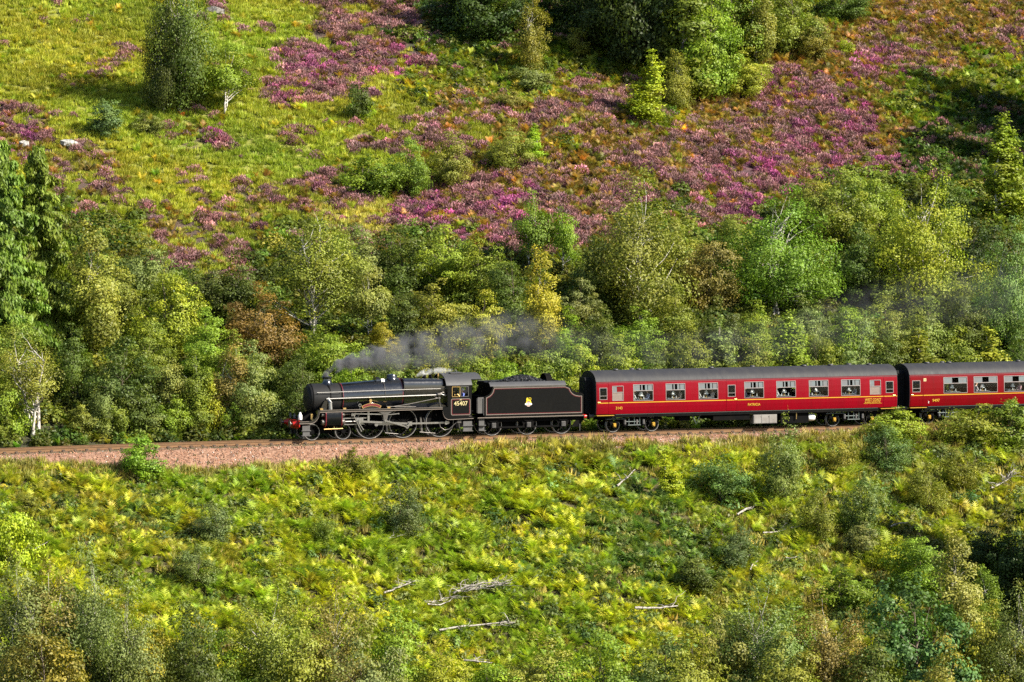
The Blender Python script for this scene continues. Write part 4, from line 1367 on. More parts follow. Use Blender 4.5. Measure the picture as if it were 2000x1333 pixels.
M['frost'] = paint('frosted_vent_pane', (0.125, 0.12, 0.125), 0.3, 0, (0.09, 0.21, 0.22), 0.5, 3)
M['blind'] = paint('ribbed_blind', (0.16, 0.12, 0.10), 0.6, 0, (0.27, 0.2, 0.17), 0.5, 9)
M['cloth'] = paint('white_linen', (0.80, 0.78, 0.74), 0.8)
M['seat'] = paint('seat_moquette', (0.10, 0.045, 0.04), 0.9)
M['interior'] = paint('coach_interior', (0.055, 0.040, 0.032), 0.7)
M['rubber'] = paint('gangway_black', (0.006, 0.006, 0.007), 0.7, 0, (0.014, 0.014, 0.015), 0.5, 2, spec=0.25)
M['coal'] = paint('coal', (0.016, 0.016, 0.018), 0.35, 0, (0.035, 0.035, 0.037), 0.6, 6)
mg, nt, b, out = new_mat('window_glass')
tp = nt.nodes.new('ShaderNodeBsdfTransparent')
tp.inputs['Color'].default_value = (0.93, 0.95, 0.94, 1)
gl = nt.nodes.new('ShaderNodeBsdfGlossy')
gl.inputs['Roughness'].default_value = 0.03
fr = nt.nodes.new('ShaderNodeFresnel')
fr.inputs['IOR'].default_value = 1.22
mx = nt.nodes.new('ShaderNodeMixShader')
nt.links.new(fr.outputs[0], mx.inputs[0])
nt.links.new(tp.outputs[0], mx.inputs[1])
nt.links.new(gl.outputs[0], mx.inputs[2])
nt.links.new(mx.outputs[0], out.inputs['Surface'])
M['glass'] = mg


class Vehicle:
    def __init__(s, name, label, cat, ub, group=None):
        s.ub = ub
        s.root = thing(name, label, cat, tuple(world(ub, 0, 0)), A, group)

    def put(s, mb, name, mat, angle=35, parent=None):
        o = mb.build(name, M[mat], parent or s.root, angle)
        if parent is None:
            o.location = (-s.ub, 0, 0)
        return o

    def lettering(s, name, text, u, v, z, size, mat, width=None, parent=None, spacing=1.0, out=0.012):
        """Raised flat letters on the near side, centred at u, z."""
        c = bpy.data.curves.new(name, 'FONT')
        c.body = text
        c.size = size / 0.72
        c.align_x, c.align_y = 'CENTER', 'CENTER'
        c.extrude = 0.003
        c.resolution_u = 3
        c.space_character = spacing
        c.offset = size * 0.012
        c.materials.append(M[mat])
        o = bpy.data.objects.new(name, c)
        COL.objects.link(o)
        bpy.context.view_layer.update()
        me = bpy.data.meshes.new_from_object(o.evaluated_get(bpy.context.evaluated_depsgraph_get()))
        bpy.data.objects.remove(o)
        me.name = name
        o = obj(name, me, s.root)
        o.location = (u - s.ub, v - out, z)
        o.rotation_euler = (R(90), 0, 0)
        if width:
            xs = [q.co.x for q in me.vertices]
            o.scale.x = width / max(max(xs) - min(xs), 1e-3)
        return o


def arc(cx, cz, r, a0, a1, n=8, rz=None):
    rz = rz or r
    return [(cx + r * math.cos(R(a0 + (a1 - a0) * i / n)), cz + rz * math.sin(R(a0 + (a1 - a0) * i / n))) for i in range(n + 1)]


def offset_poly(poly, d):
    """Inset of a counter-clockwise polygon."""
    n = len(poly)
    outp = []
    for i in range(n):
        a, b_, c = poly[i - 1], poly[i], poly[(i + 1) % n]
        e1 = Vector((b_[0] - a[0], b_[1] - a[1])).normalized()
        e2 = Vector((c[0] - b_[0], c[1] - b_[1])).normalized()
        n1, n2 = Vector((-e1.y, e1.x)), Vector((-e2.y, e2.x))
        m_ = (n1 + n2)
        m_ = m_ / max(m_.length_squared / 2, 0.3)
        outp.append((b_[0] + m_.x * d, b_[1] + m_.y * d))
    return outp


def line_loop(mb, poly, v, wd, proud=0.006):
    """A painted line of width wd along a closed polygon, a hair proud of the plane v."""
    inner = offset_poly(poly, wd)
    n = len(poly)
    V = [(x, v - proud, z) for x, z in poly] + [(x, v - proud, z) for x, z in inner]
    mb.add(V, [(i, (i + 1) % n, n + (i + 1) % n, n + i) for i in range(n)])


def line_open(mb, pts, v, wd, proud=0.006):
    V = [(x, v - proud, z) for x, z in pts] + [(x, v - proud, z - wd) for x, z in pts]
    n = len(pts)
    mb.add(V, [(i, n + i, n + i + 1, i + 1) for i in range(n - 1)])


def bar(mb, a, b_, wd, th, v):
    """A flat forged rod between two (u, z) points lying at v."""
    d = Vector((b_[0] - a[0], b_[1] - a[1]))
    nrm = Vector((-d.y, d.x)).normalized() * wd / 2
    mb.prism([(a[0] - nrm.x, a[1] - nrm.y), (b_[0] - nrm.x, b_[1] - nrm.y), (b_[0] + nrm.x, b_[1] + nrm.y), (a[0] + nrm.x, a[1] + nrm.y)], v - th / 2, v + th / 2)
    for p in (a, b_):
        mb.lathe([(0, -th * .65), (wd * .85, -th * .65), (wd * .85, th * .65), (0, th * .65)], (p[0], v, p[1]), 'y', 14)


def wheel(veh, u, r, v, spokes, parent=None, weight=None, sm='frame_black', tm='tyre'):
    """Spoked railway wheel: rim with hub and spokes, bright tyre edge, flange on the inner side."""
    sg = 1 if v > 0 else -1
    c = (u, v, r)
    mb = MB()
    w_ = 0.065
    mb.lathe([(r - .13, -w_), (r - .06, -w_ - .005), (r - .06, w_), (r - .13, w_), (r - .13, -w_)], c, 'y', 32)
    mb.lathe([(0, -.12), (.10 + .05 * r, -.12), (.12 + .06 * r, -.06), (.12 + .06 * r, .08), (0, .08)], c, 'y', 16)
    for k in range(spokes):
        a = 2 * math.pi * (k + .5) / spokes
        ca, sa = math.cos(a), math.sin(a)
        r0_, r1_ = .10 + .05 * r, r - .11
        q = [(-.024, -.03), (.024, -.03), (.024, .03), (-.024, .03)]
        q2 = [(x * .72, y) for x, y in q]
        V = [(u + ca * r0_ - sa * x, v + y, r + sa * r0_ + ca * x) for x, y in q] + [(u + ca * r1_ - sa * x, v + y, r + sa * r1_ + ca * x) for x, y in q2]
        mb.add(V, [(i, (i + 1) % 4, 4 + (i + 1) % 4, 4 + i) for i in range(4)])
    if weight is not None:
        pts = arc(u, r, r - .12, weight - 42, weight + 42, 8)
        mb.prism(pts, v - .05, v + .05)
    if parent is None:
        o = veh.put(mb, 'wheel', sm)
    else:
        o = veh.put(mb, 'wheel', sm, parent=parent)
    t = MB()
    t.lathe([(r - .045, -.068), (r - .004, -.070), (r, -.05), (r, .05), (r + .028, .062), (r + .022, .082), (r - .045, .082), (r - .045, -.068)], c, 'y', 40)
    if sg > 0:
        t.v = [(x, 2 * v - y, z) for x, y, z in t.v]
    # the flange faces the middle of the track
    if sg < 0:
        pass
    if parent is None:
        veh.put(t, 'tyre', tm, parent=o)
    else:
        # sub-part level is the wheel itself: keep the tyre within it
        o.data.materials.append(M[tm])
        me = o.data
        n0, f0 = len(me.vertices), len(me.polygons)
        full = MB()
        full.v = [tuple(x.co) for x in me.vertices] + t.v
        full.f = [tuple(p.vertices) for p in me.polygons] + [tuple(i + n0 for i in f) for f in t.f]
        nm = bpy.data.meshes.new('wheel')
        nm.from_pydata(full.v, [], full.f)
        nm.materials.append(M[sm])
        nm.materials.append(M[tm])
        mi = np.zeros(len(nm.polygons), np.int32)
        mi[f0:] = 1
        nm.polygons.foreach_set('material_index', mi)
        nm.polygons.foreach_set('use_smooth', np.ones(len(nm.polygons), bool))
        nm.set_sharp_from_angle(angle=R(35))
        nm.update()
        o.data = nm
    return o


# ------------------------------------------------------------------ the locomotive
L = Vehicle('steam_locomotive', 'black mixed traffic steam locomotive numbered 45407 with red buffer beam hauling the train', 'locomotive', 5.5)
ZB0, ZB1 = 2.52, 2.66       # centre of the boiler at its two ends

mb = MB()
for s in (-1, 1):
    mb.prism([(.58, .75), (.58, 1.22), (.75, 1.30), (2.2, 2.02), (3.6, 2.05), (11.5, 1.6), (11.5, .55), (4.3, .55), (4.0, .95), (1.2, .95), (1.0, .75)], s * .56 - .02, s * .56 + .02)
mb.box(.6, 11.5, -.54, .54, 1.0, 1.25)
for u in (4.25, 6.3, 8.5, 10.9):
    mb.box(u - .1, u + .1, -.54, .54, .62, 1.5)
L.put(mb, 'main_frame', 'frame_black')
mb = MB()
mb.prism([(.62, 1.24), (1.5, 1.24), (1.98, 1.90), (1.9, 1.96), (1.35, 1.30), (.62, 1.30)], -.53, .53)
L.put(mb, 'front_platform', 'frame_black')

# buffer beam, buffers, coupling
mb = MB()
mb.prism_x([(-1.27, .86), (-1.27, 1.24), (1.27, 1.24), (1.27, .86), (.9, .72), (-.9, .72)], .50, .56)
L.put(mb, 'buffer_beam', 'red')
for s in (-1, 1):
    mb = MB()
    mb.lathe([(.19, .50), (.19, .46), (.145, .40), (.125, .20), (.0, .20)], (0, s * .875, 1.04), 'x', 20)
    bf = L.put(mb, 'buffer', 'red')
    mb = MB()
    mb.lathe([(.0, .20), (.065, .20), (.065, .05), (.22, .035), (.225, .01), (.16, -.02), (.0, -.03)], (0, s * .875, 1.04), 'x', 22)
    L.put(mb, 'buffer_head', 'dull_steel', parent=bf)
mb = MB()
mb.tube([(.50, 0, 1.02), (.30, 0, 1.0), (.24, 0, .86), (.30, 0, .62)], .035)
mb.tube([(.50, .35, .95), (.34, .35, .9), (.30, .35, .6), (.36, .3, .45)], .03)
mb.tube([(.50, -.3, .85), (.38, -.3, .7), (.42, -.25, .38)], .03)
L.put(mb, 'coupling', 'frame_black')
for v, z, big in ((-.98, 1.28, 1.25), (.15, 1.30, .8), (.95, 1.30, .8)):
    mb = MB()
    mb.lathe([(.0, 0), (.095, 0), (.10, .04), (.10, .22), (.06, .28), (.045, .36), (.0, .37)], (.66, v, z), 'z', 14)
    mb.v = [(.66 + (x - .66) * big, v + (y - v) * big, z + (q - z) * big) for x, y, q in mb.v]
    hl = L.put(mb, 'headlight', 'white' if v < 0 else 'grey_metal')
mb = MB()
mb.lathe([(.0, .54), (.055, .54), (.055, .56), (.0, .56)], (0, -.98, 1.43), 'x', 14)
mb = MB().box(1.34, 1.46, -1.0, -.93, 1.28, 1.62)
mb.box(1.37, 1.43, -1.01, -1.0, 1.32, 1.42)
L.put(mb, 'lamp_bracket', 'brass', 0)

# running plate: low in front, curving up to the level beside the boiler, down again under the cab
top = [(.52, 1.20)] + [(1.10, 1.20)] + arc(1.16, 1.72, .52, -84, -8, 8)[1:] + [(1.70, 1.86), (9.78, 1.86)]
low = [(.52, 1.07)] + [(1.10, 1.07)] + arc(1.16, 1.68, .62, -84, -8, 8)[1:] + [(1.83, 1.74), (9.78, 1.74)]
for s in (-1, 1):
    mb = MB()
    pts = top + low[::-1]
    n = len(pts)
    v0, v1 = (s * 1.30, s * .60)
    k = len(top)
    V = [(x, v0, z) for x, z in pts] + [(x, v1, z) for x, z in pts]
    F = [(i, i + 1, n - 2 - i, n - 1 - i) for i in range(k - 1)] + [(n + n - 1 - i, n + n - 2 - i, n + i + 1, n + i) for i in range(k - 1)]
    F += [(i, n + i, n + (i + 1) % n, (i + 1) % n) for i in range(n)]
    mb.add(V, F)
    L.put(mb, 'running_plate', 'black', 30)
mb = MB()
line_open(mb, [(x, z - .0) for x, z in low[:-1]] + [(9.76, 1.76)], -1.30, .035)
line_open(mb, [(1.85, 1.855), (9.76, 1.855)], -1.30, .022)
line_open(mb, [(.56, 1.19), (1.12, 1.19)], -1.30, .022)
L.put(mb, 'valance_lining', 'lining_cream', 0)

# smokebox, door, chimney
mb = MB()
mb.lathe([(.0, 1.40), (.55, 1.41), (.80, 1.45), (.86, 1.52), (.875, 1.60), (.875, 3.40), (.80, 3.42)], (0, 0, ZB0), 'x', 48)
sb = L.put(mb, 'smokebox', 'smoke_black')
mb = MB()
mb.lathe([(.0, 1.27), (.30, 1.285), (.60, 1.34), (.72, 1.405), (.74, 1.43)], (0, 0, ZB0), 'x', 40)
mb.tube([(1.22, 0, ZB0), (1.30, 0, ZB0)], .05)
mb.tube([(1.24, -.02, ZB0), (1.24, -.22, ZB0 - .18)], .02)
mb.tube([(1.24, .02, ZB0), (1.24, .24, ZB0 + .1)], .02)
L.put(mb, 'smokebox_door', 'smoke_black')
mb = MB()
for u in (1.58, 2.66, 3.38):
    mb.lathe([(.875, u - .03), (.888, u - .025), (.888, u + .025), (.875, u + .03)], (0, 0, ZB0), 'x', 48)
mb.tube([(2.62, -.905, 2.5), (2.62, -.6, 3.2), (2.60, -.42, 3.36)], .022)
L.put(mb, 'smokebox_ring', 'frame_black')
mb = MB()
mb.prism_x([(-.55, 1.7), (.55, 1.7), (.62, 2.1), (.7, 2.3), (-.7, 2.3), (-.62, 2.1)], 1.7, 3.2)
L.put(mb, 'smokebox_saddle', 'frame_black')
mb = MB()
mb.lathe([(.44, 3.30), (.36, 3.38), (.30, 3.46), (.275, 3.58), (.27, 3.68), (.32, 3.72), (.335, 3.78), (.30, 3.82), (.23, 3.82), (.20, 3.5)], (2.68, 0, 0), 'z', 28)
L.put(mb, 'chimney', 'black')
# boiler barrel, bands, firebox
mb = MB()
mb.lathe([(.80, 3.42), (.885, 3.43), (.975, 7.30), (.92, 7.34)], (0, 0, 0), 'x', 56)
mb.v = [(x, y, z + ZB0 + (ZB1 - ZB0) * (x - 3.42) / 3.9) for x, y, z in mb.v]
L.put(mb, 'boiler_barrel', 'black')


def rb(u):
    f = (u - 3.43) / 3.87
    return .885 + .09 * f, ZB0 + (ZB1 - ZB0) * f


for u in (3.47, 4.75, 5.75, 6.6, 7.26):
    mb = MB()
    r, zc = rb(u)
    mb.lathe([(r - .005, u - .022), (r + .008, u - .018), (r + .008, u + .018), (r - .005, u + .022)], (0, 0, zc), 'x', 56)
    L.put(mb, 'boiler_band', 'lining_red' if u in (3.47, 7.26) else 'black')


def fb(h, w_, zb):
    """Flat-topped firebox outline in (v, z)."""
    pts = [(-w_ * .80, zb), (-w_ * .97, 2.35), (-w_, 2.75)]
    pts += [(-w_ + .33 - .33 * math.cos(R(a)), h - .36 + .36 * math.sin(R(a))) for a in (0, 20, 40, 60, 80)]
    pts += [(-w_ * .45, h + .012), (0, h + .022)]
    return pts + [(-y, z) for y, z in pts[-2::-1]]


mb = MB()
mb.prism_x(fb(3.60, .985, 1.78), 7.34, 10.15, fb(3.56, .975, 1.78))
L.put(mb, 'firebox', 'black', 40)
mb = MB()
mb.prism_x(fb(3.615, 1.0, 1.78), 7.32, 7.40)
L.put(mb, 'firebox_band', 'black', 40)
# dome, top feed, safety valves, whistle
mb = MB()
mb.lathe([(.50, 3.46), (.40, 3.55), (.355, 3.64), (.345, 3.76), (.31, 3.83), (.20, 3.87), (.0, 3.885)], (6.83, 0, 0), 'z', 30)
L.put(mb, 'dome', 'black')
mb = MB()
mb.prism_x([(-.36, 3.40), (-.33, 3.58), (-.16, 3.72), (.16, 3.72), (.33, 3.58), (.36, 3.40)], 5.75, 5.98)
L.put(mb, 'top_feed', 'black')
mb = MB()
mb.prism_x([(-.50, 3.28), (-.47, 3.50), (-.34, 3.62), (-.28, 3.60), (-.30, 3.36)], 6.04, 6.24)
L.put(mb, 'clack_cover', 'white')
mb = MB()
r, zc = rb(6.12)
mb.tube([(6.12, -(r + .03) * math.cos(R(a)), zc + (r + .03) * math.sin(R(a))) for a in (62, 45, 30, 15, 0, -12)], .022)
L.put(mb, 'feed_pipe', 'dull_steel')
mb = MB()
for v in (-.14, .14):
    for u in (8.95, 9.35):
        mb.lathe([(.085, 3.56), (.085, 3.66), (.06, 3.70), (.06, 3.80), (.0, 3.81)], (u, v, 0), 'z', 12)
L.put(mb, 'safety_valve', 'frame_black')
mb = MB()
mb.lathe([(.035, 3.55), (.035, 3.68), (.055, 3.70), (.055, 3.86), (.0, 3.88)], (9.75, -.3, 0), 'z', 10)
L.put(mb, 'whistle', 'brass')
# pipes and rails along the near and far side
for s in (-1, 1):
    mb = MB()
    mb.tube([(1.75, s * .96, 2.90), (3.4, s * .965, 2.92), (7.3, s * 1.05, 2.97), (10.1, s * 1.06, 2.98)], .018)
    for u in (1.9, 3.3, 4.75, 5.95, 7.28, 8.3, 9.4):
        mb.tube([(u, s * .80, 2.90), (u, s * (.96 + .012 * (u - 1.9)), 2.925)], .016)
    L.put(mb, 'handrail', 'steel')
mb = MB()
mb.tube([(2.35, -.93, 2.50), (3.4, -.955, 2.52), (7.2, -1.04, 2.57), (9.45, -1.06, 2.60)], .042)
mb.tube([(9.35, -1.05, 2.62), (9.6, -1.08, 2.68), (9.95, -1.1, 2.55)], .04)
L.put(mb, 'ejector_pipe', 'steel')
mb = MB()
mb.lathe([(.0, 9.42), (.10, 9.42), (.11, 9.5), (.11, 9.62), (.0, 9.64)], (0, -1.10, 2.62), 'x', 12)
mb.tube([(9.55, -1.1, 2.55), (9.56, -1.12, 2.2), (9.6, -1.12, 1.88)], .035)
mb.tube([(9.3, -1.1, 2.42), (9.62, -1.12, 2.4)], .03)
mb.tube([(9.56, -1.1, 2.70), (9.80, -1.1, 2.76), (10.1, -1.1, 2.50)], .03)
L.put(mb, 'injector_pipework', 'dull_steel')
mb = MB()
mb.tube([(6.3, -1.16, 1.93), (7.4, -1.16, 2.06), (9.5, -1.16, 2.42)], .022)
mb.tube([(6.1, -1.2, 2.10), (6.12, -1.2, 1.98), (8.0, -1.2, 1.92)], .014)
L.put(mb, 'reversing_rod', 'dull_steel')
mb = MB()
mb.tube([(2.50, -.62, 2.62), (2.52, -.85, 2.48), (2.56, -1.0, 2.25), (2.58, -1.03, 1.86)], .13, 16)
L.put(mb, 'steam_pipe', 'steel')  # black pipe coloured pale to paint in its white reflection
mb = MB()
mb.prism([(1.95, 1.87), (2.35, 1.87), (2.42, 2.42), (2.22, 2.42)], -.98, -.66)
L.put(mb, 'steam_pipe_casing', 'black')
# splasher with nameplate and crest, lubricators
for u0 in (5.17, 7.30, 9.5):
    mb = MB()
    pts = arc(u0, .92, 1.12, 122, 58, 10)
    mb.prism([(pts[-1][0], 1.86)] + pts[::-1] + [(pts[0][0], 1.86)] if False else [(pts[0][0], 1.862)] + pts + [(pts[-1][0], 1.862)], -1.08, -.85)
    L.put(mb, 'splasher', 'black')
mb = MB()
o_, i_ = arc(5.17, .92, 1.27, 120, 60, 12), arc(5.17, .92, 1.10, 120, 60, 12)
mb.prism(o_ + i_[::-1], -1.14, -1.09)
npl = L.put(mb, 'nameplate', 'brass')
mb = MB()
o_, i_ = arc(5.17, .92, 1.245, 118, 62, 12), arc(5.17, .92, 1.125, 118, 62, 12)
mb.prism(o_ + i_[::-1], -1.146, -1.141)
L.put(mb, 'nameplate_field', 'lining_red', 0, parent=npl)
mb = MB()
mb.lathe([(.0, -.03), (.085, -.03), (.085, .03), (.0, .03)], (5.12, -1.11, 2.36), 'y', 16)
mb.prism([(5.04, 2.22), (5.20, 2.22), (5.17, 2.30), (5.07, 2.30)], -1.13, -1.09)
L.put(mb, 'crest', 'brass')
mb = MB()
mb.lathe([(.06, -.03), (.10, -.03), (.10, .03), (.06, .03), (.06, -.03)], (4.45, -1.05, 2.08), 'y', 14)
mb.tube([(4.45, -1.05, 1.86), (4.45, -1.05, 2.0)], .02)
L.put(mb, 'lubricator_wheel', 'steel')
for u in (1.95, 3.42, 6.25):
    mb = MB().box(u - .09, u + .09, -1.24, -1.08, 1.865, 1.96)
    L.put(mb, 'oil_box', 'brass', 0)

# cylinders with red edges
for s in (-1, 1):
    mb = MB()
    pts = [(s * .62, .84), (s * 1.05, .80), (s * 1.26, .92), (s * 1.33, 1.12), (s * 1.33, 1.62), (s * 1.27, 1.71), (s * .62, 1.71)]
    if s > 0:
        pts = pts[::-1]
    mb.prism_x(pts, 2.22, 3.22)
    cyl = L.put(mb, 'cylinder', 'matt_black', 40)
    mb = MB()
    for u in (2.19, 3.20):
        mb.prism_x([(y * 1.008, .84 + (z - .84) * 1.01 if z > 1 else z - .01) for y, z in pts], u, u + .05)
    L.put(mb, 'cylinder_edge', 'lining_red', 0, parent=cyl)
    mb = MB()
    for z, r in ((1.54, .14), (1.10, .20)):
        mb.lathe([(.0, 1.95), (r * .7, 1.95), (r, 2.0), (r, 2.2), (.0, 2.2)], (0, s * 1.06, z), 'x', 16)
        mb.lathe([(.0, 3.24), (r, 3.24), (r, 3.4), (r * .6, 3.48), (.0, 3.5)], (0, s * 1.06, z), 'x', 16)
    L.put(mb, 'cylinder_cover', 'dull_steel', parent=cyl)
mb = MB()
mb.tube([(2.1, -1.22, .68), (3.3, -1.22, .70)], .035)
mb.tube([(2.75, -1.2, .70), (2.75, -1.2, .82)], .03)
L.put(mb, 'drain_cock_pipe', 'brass')

# wheels
WB = (1.46, 3.44)
WD = (5.17, 7.30, 9.68)
for s in (-1, 1):
    for u in WB:
        wheel(L, u, .50, s * .76, 10)
    for u in WD:
        wheel(L, u, .914, s * .76, 17, weight=165)
mb = MB()
for u, r in [(x, .5) for x in WB] + [(x, .914) for x in WD]:
    mb.tube([(u, -.7, r), (u, .7, r)], .085, 10)
L.put(mb, 'axle', 'frame_black')
mb = MB()
for s in (-1, 1):
    mb.prism([(1.05, .42), (3.85, .42), (3.7, .62), (2.9, .78), (2.0, .78), (1.2, .62)], s * .56 - .04, s * .56 + .04)
mb.box(2.2, 2.7, -.5, .5, .5, .9)
L.put(mb, 'bogie_frame', 'frame_black')
# steps at the front and below the cab, guard irons
for s in (-1, 1):
    mb = MB()
    mb.box(.72, 1.2, s * 1.22 - .03, s * 1.22 + .03, .62, .92)
    mb.box(.66, 1.25, s * 1.20 - .12, s * 1.20 + .12, .60, .64)
    mb.box(.66, 1.25, s * 1.20 - .12, s * 1.20 + .12, .30, .34)
    mb.box(.74, 1.18, s * 1.24 - .02, s * 1.24 + .02, .34, .60)
    mb.tube([(1.02, s * .76, .7), (.95, s * .76, .12)], .03)
    L.put(mb, 'front_step', 'grey_metal', 0)
    mb = MB()
    mb.box(11.05, 11.62, s * 1.24 - .03, s * 1.24 + .03, .36, .95)
    mb.box(11.0, 11.66, s * 1.22 - .14, s * 1.22 + .14, .66, .70)
    mb.box(11.0, 11.66, s * 1.22 - .14, s * 1.22 + .14, .34, .38)
    L.put(mb, 'cab_step', 'grey_metal', 0)

# rods and valve gear
PIN = [(u + .32, .914 - .03) for u in WD]
for s in (-1, 1):
    vv = s * 1.0
    mb = MB()
    bar(mb, PIN[0], PIN[1], .10, .06, vv)
    bar(mb, PIN[1], (PIN[2][0] + .14, PIN[2][1]), .105, .06, vv)
    for p in PIN:
        mb.lathe([(0, -.11), (.115, -.11), (.115, .11), (0, .11)], (p[0], vv, p[1]), 'y', 16)
    L.put(mb, 'coupling_rod', 'steel')
    mb = MB()
    xh = (4.42, 1.10)
    bar(mb, xh, PIN[1], .12, .07, vv + s * .13)
    mb.prism([(PIN[1][0] - .14, PIN[1][1] - .13), (PIN[1][0] + .14, PIN[1][1] - .13), (PIN[1][0] + .14, PIN[1][1] + .13), (PIN[1][0] - .14, PIN[1][1] + .13)], vv + s * .13 - .06, vv + s * .13 + .06)
    L.put(mb, 'connecting_rod', 'steel')
    mb = MB()
    bar(mb, (7.42, .70), (6.02, 1.12), .085, .05, vv + s * .24)
    bar(mb, (7.42, .70), PIN[1], .12, .05, vv + s * .24)
    L.put(mb, 'eccentric_rod', 'steel')
    mb = MB()
    mb.box(3.35, 5.0, vv - .05, vv + .05, 1.27, 1.33)
    mb.box(3.35, 4.75, vv - .05, vv + .05, .90, .95)
    mb.box(4.92, 5.05, vv - .12, vv + .06, 1.05, 1.74)
    L.put(mb, 'slide_bar', 'steel', 0)
    mb = MB()
    mb.box(4.22, 4.66, vv - .08, vv + .08, .94, 1.28)
    mb.tube([(3.3, vv, 1.10), (4.3, vv, 1.10)], .045)
    L.put(mb, 'crosshead', 'steel', 25)
    mb = MB()
    bar(mb, (4.0, 1.52), (4.5, .52), .05, .04, vv + s * .16)
    bar(mb, (4.1, 1.58), (5.9, 1.50), .065, .04, vv + s * .16)
    bar(mb, (6.1, 1.46), (6.9, 1.52), .05, .04, vv + s * .16)
    bar(mb, (4.35, 1.0), (4.62, .62), .05, .04, vv + s * .18)
    mb.tube([(3.4, vv, 1.54), (4.05, vv, 1.54)], .035)
    mb.box(3.88, 4.12, vv - .06 + s * .1, vv + .06 + s * .1, 1.44, 1.62)
    L.put(mb, 'valve_gear', 'steel', 25)
    mb = MB()
    mb.prism([(5.55, 1.73), (6.6, 1.73), (6.5, 1.66), (6.22, 1.52), (6.15, 1.2), (6.02, 1.02), (5.92, 1.2), (5.88, 1.5), (5.62, 1.66)], vv + s * .20 - .03, vv + s * .20 + .03)
    L.put(mb, 'expansion_link', 'dull_steel', 0)
    mb = MB()
    mb.tube([(9.55, s * 1.12, .86), (9.62, s * 1.12, .62), (9.9, s * 1.12, .44), (10.2, s * 1.12, .50), (10.7, s * 1.12, .92)], .022)
    mb.tube([(10.8, s * 1.12, .95), (10.85, s * 1.12, .5), (10.75, s * 1.12, .3)], .03)
    mb.tube([(10.85, s * 1.12, .5), (10.98, s * 1.12, .3)], .03)
    mb.box(10.7, 10.95, s * 1.12 - .06, s * 1.12 + .06, .85, 1.0)
    L.put(mb, 'injector', 'dull_steel')
    for u in (6.22, 8.45):
        mb = MB()
        mb.prism([(u - .05, 1.25), (u + .05, 1.25), (u + .14, .35), (u + .02, .35)], s * .76 - .05, s * .76 + .05)
        L.put(mb, 'brake_hanger', 'dull_steel', 0)
        mb = MB()
        mb.tube([(u - .1, s * .9, .34), (u + .9, s * .9, .24)], .025)
        L.put(mb, 'brake_rod', 'dull_steel')
    mb = MB()
    for u in (4.55, 6.75, 8.95):
        mb.tube([(u - .3, s * .76, 1.2), (u - .12, s * .76, .3), (u + .08, s * .76, .1)], .026)
    L.put(mb, 'sanding_pipe', 'dull_steel')

# cab
CU0, CU1 = 10.05, 11.72
for s in (-1, 1):
    y = s * 1.30
    mb = MB()
    # side sheet around the window opening, down to the curved foot
    def sh(x0, x1, z0, z1):
        mb.box(x0, x1, y - .012, y + .012, z0, z1)
    sh(CU0, 10.28, 1.86, 3.22)
    sh(10.28, 11.40, 1.86, 2.46)
    sh(10.28, 11.40, 3.10, 3.22)
    if s > 0:  # far window opening filled in so the cab shows dark
        sh(10.28, 11.40, 2.46, 3.10)
    sh(11.40, 11.58, 1.86, 3.22)
    foot = [(9.70, 1.86), (9.70, 1.62)] + arc(10.14, 1.50, .40, 180, 270, 7)[1:] + [(11.72, 1.10), (11.72, 1.20), (11.58, 1.30), (11.58, 1.86)]
    mb.prism(foot if s < 0 else foot, y - .012, y + .012)
    L.put(mb, 'cab_side', 'matt_black', 0)
    for x0, x1 in ((10.30, 10.83), (10.86, 11.38)) if s < 0 else ():
        mb = MB()
        mb.box(x0, x0 + .03, y - .03, y + .02, 2.47, 3.10)
        mb.box(x1 - .03, x1, y - .03, y + .02, 2.47, 3.10)
        mb.box(x0 + .03, x1 - .03, y - .03, y + .02, 2.47, 2.50)
        mb.box(x0 + .03, x1 - .03, y - .03, y + .02, 3.07, 3.10)
        wf = L.put(mb, 'cab_window', 'brass' if x0 < 10.5 else 'grey_metal', 0)
        if x0 < 10.5:
            mb = MB().box(x0 + .03, x1 - .03, y - .004, y + .004, 2.50, 3.07)
            L.put(mb, 'pane', 'glass', 0, parent=wf)
panel = [(10.24, 1.34), (11.50, 1.34), (11.50, 2.36), (10.24, 2.36)]


def rounded(poly, r):
    (x0, z0), (x1, z1) = poly[0], poly[2]
    return arc(x1 - r, z0 + r, r, -90, 0, 4) + arc(x1 - r, z1 - r, r, 0, 90, 4) + arc(x0 + r, z1 - r, r, 90, 180, 4) + arc(x0 + r, z0 + r, r, 180, 270, 4)


mb = MB()
line_loop(mb, rounded(panel, .10), -1.312, .032)
line_open(mb, foot[1:9] + [(11.70, 1.135)], -1.312, .032)
line_open(mb, [(11.40, 1.28), (11.56, 1.28)], -1.312, .02)
L.put(mb, 'cab_lining', 'lining_cream', 0)
mb = MB()
line_loop(mb, rounded([(10.29, 1.39), (0, 0), (11.45, 2.31), (0, 0)], .08), -1.312, .03, .004)
L.put(mb, 'cab_panel_edge', 'lining_red', 0)
L.lettering('number', '45407', 10.87, -1.312, 2.05, .27, 'cream', .88)
L.lettering('power_class', '5MT', 10.87, -1.312, 2.28, .075, 'cream', .17)
mb = MB()
mb.prism_x([(-1.28, 1.9), (1.28, 1.9), (1.28, 3.2), (.9, 3.62), (0, 3.80), (-.9, 3.62), (-1.28, 3.2)], CU0 - .02, CU0 + .02)
L.put(mb, 'cab_front', 'black', 0)
mb = MB()
prof = [(-1.36, 3.18), (-1.33, 3.26), (-1.14, 3.52), (-.85, 3.71), (-.45, 3.83), (0, 3.87), (.45, 3.83), (.85, 3.71), (1.14, 3.52), (1.33, 3.26), (1.36, 3.18)]
inn = [(y * .97, z - .045) for y, z in prof]
mb.prism_x((prof + inn[::-1])[::-1], 9.92, 11.60)
mb2 = [(y, z) for y, z in prof if z > 3.4]
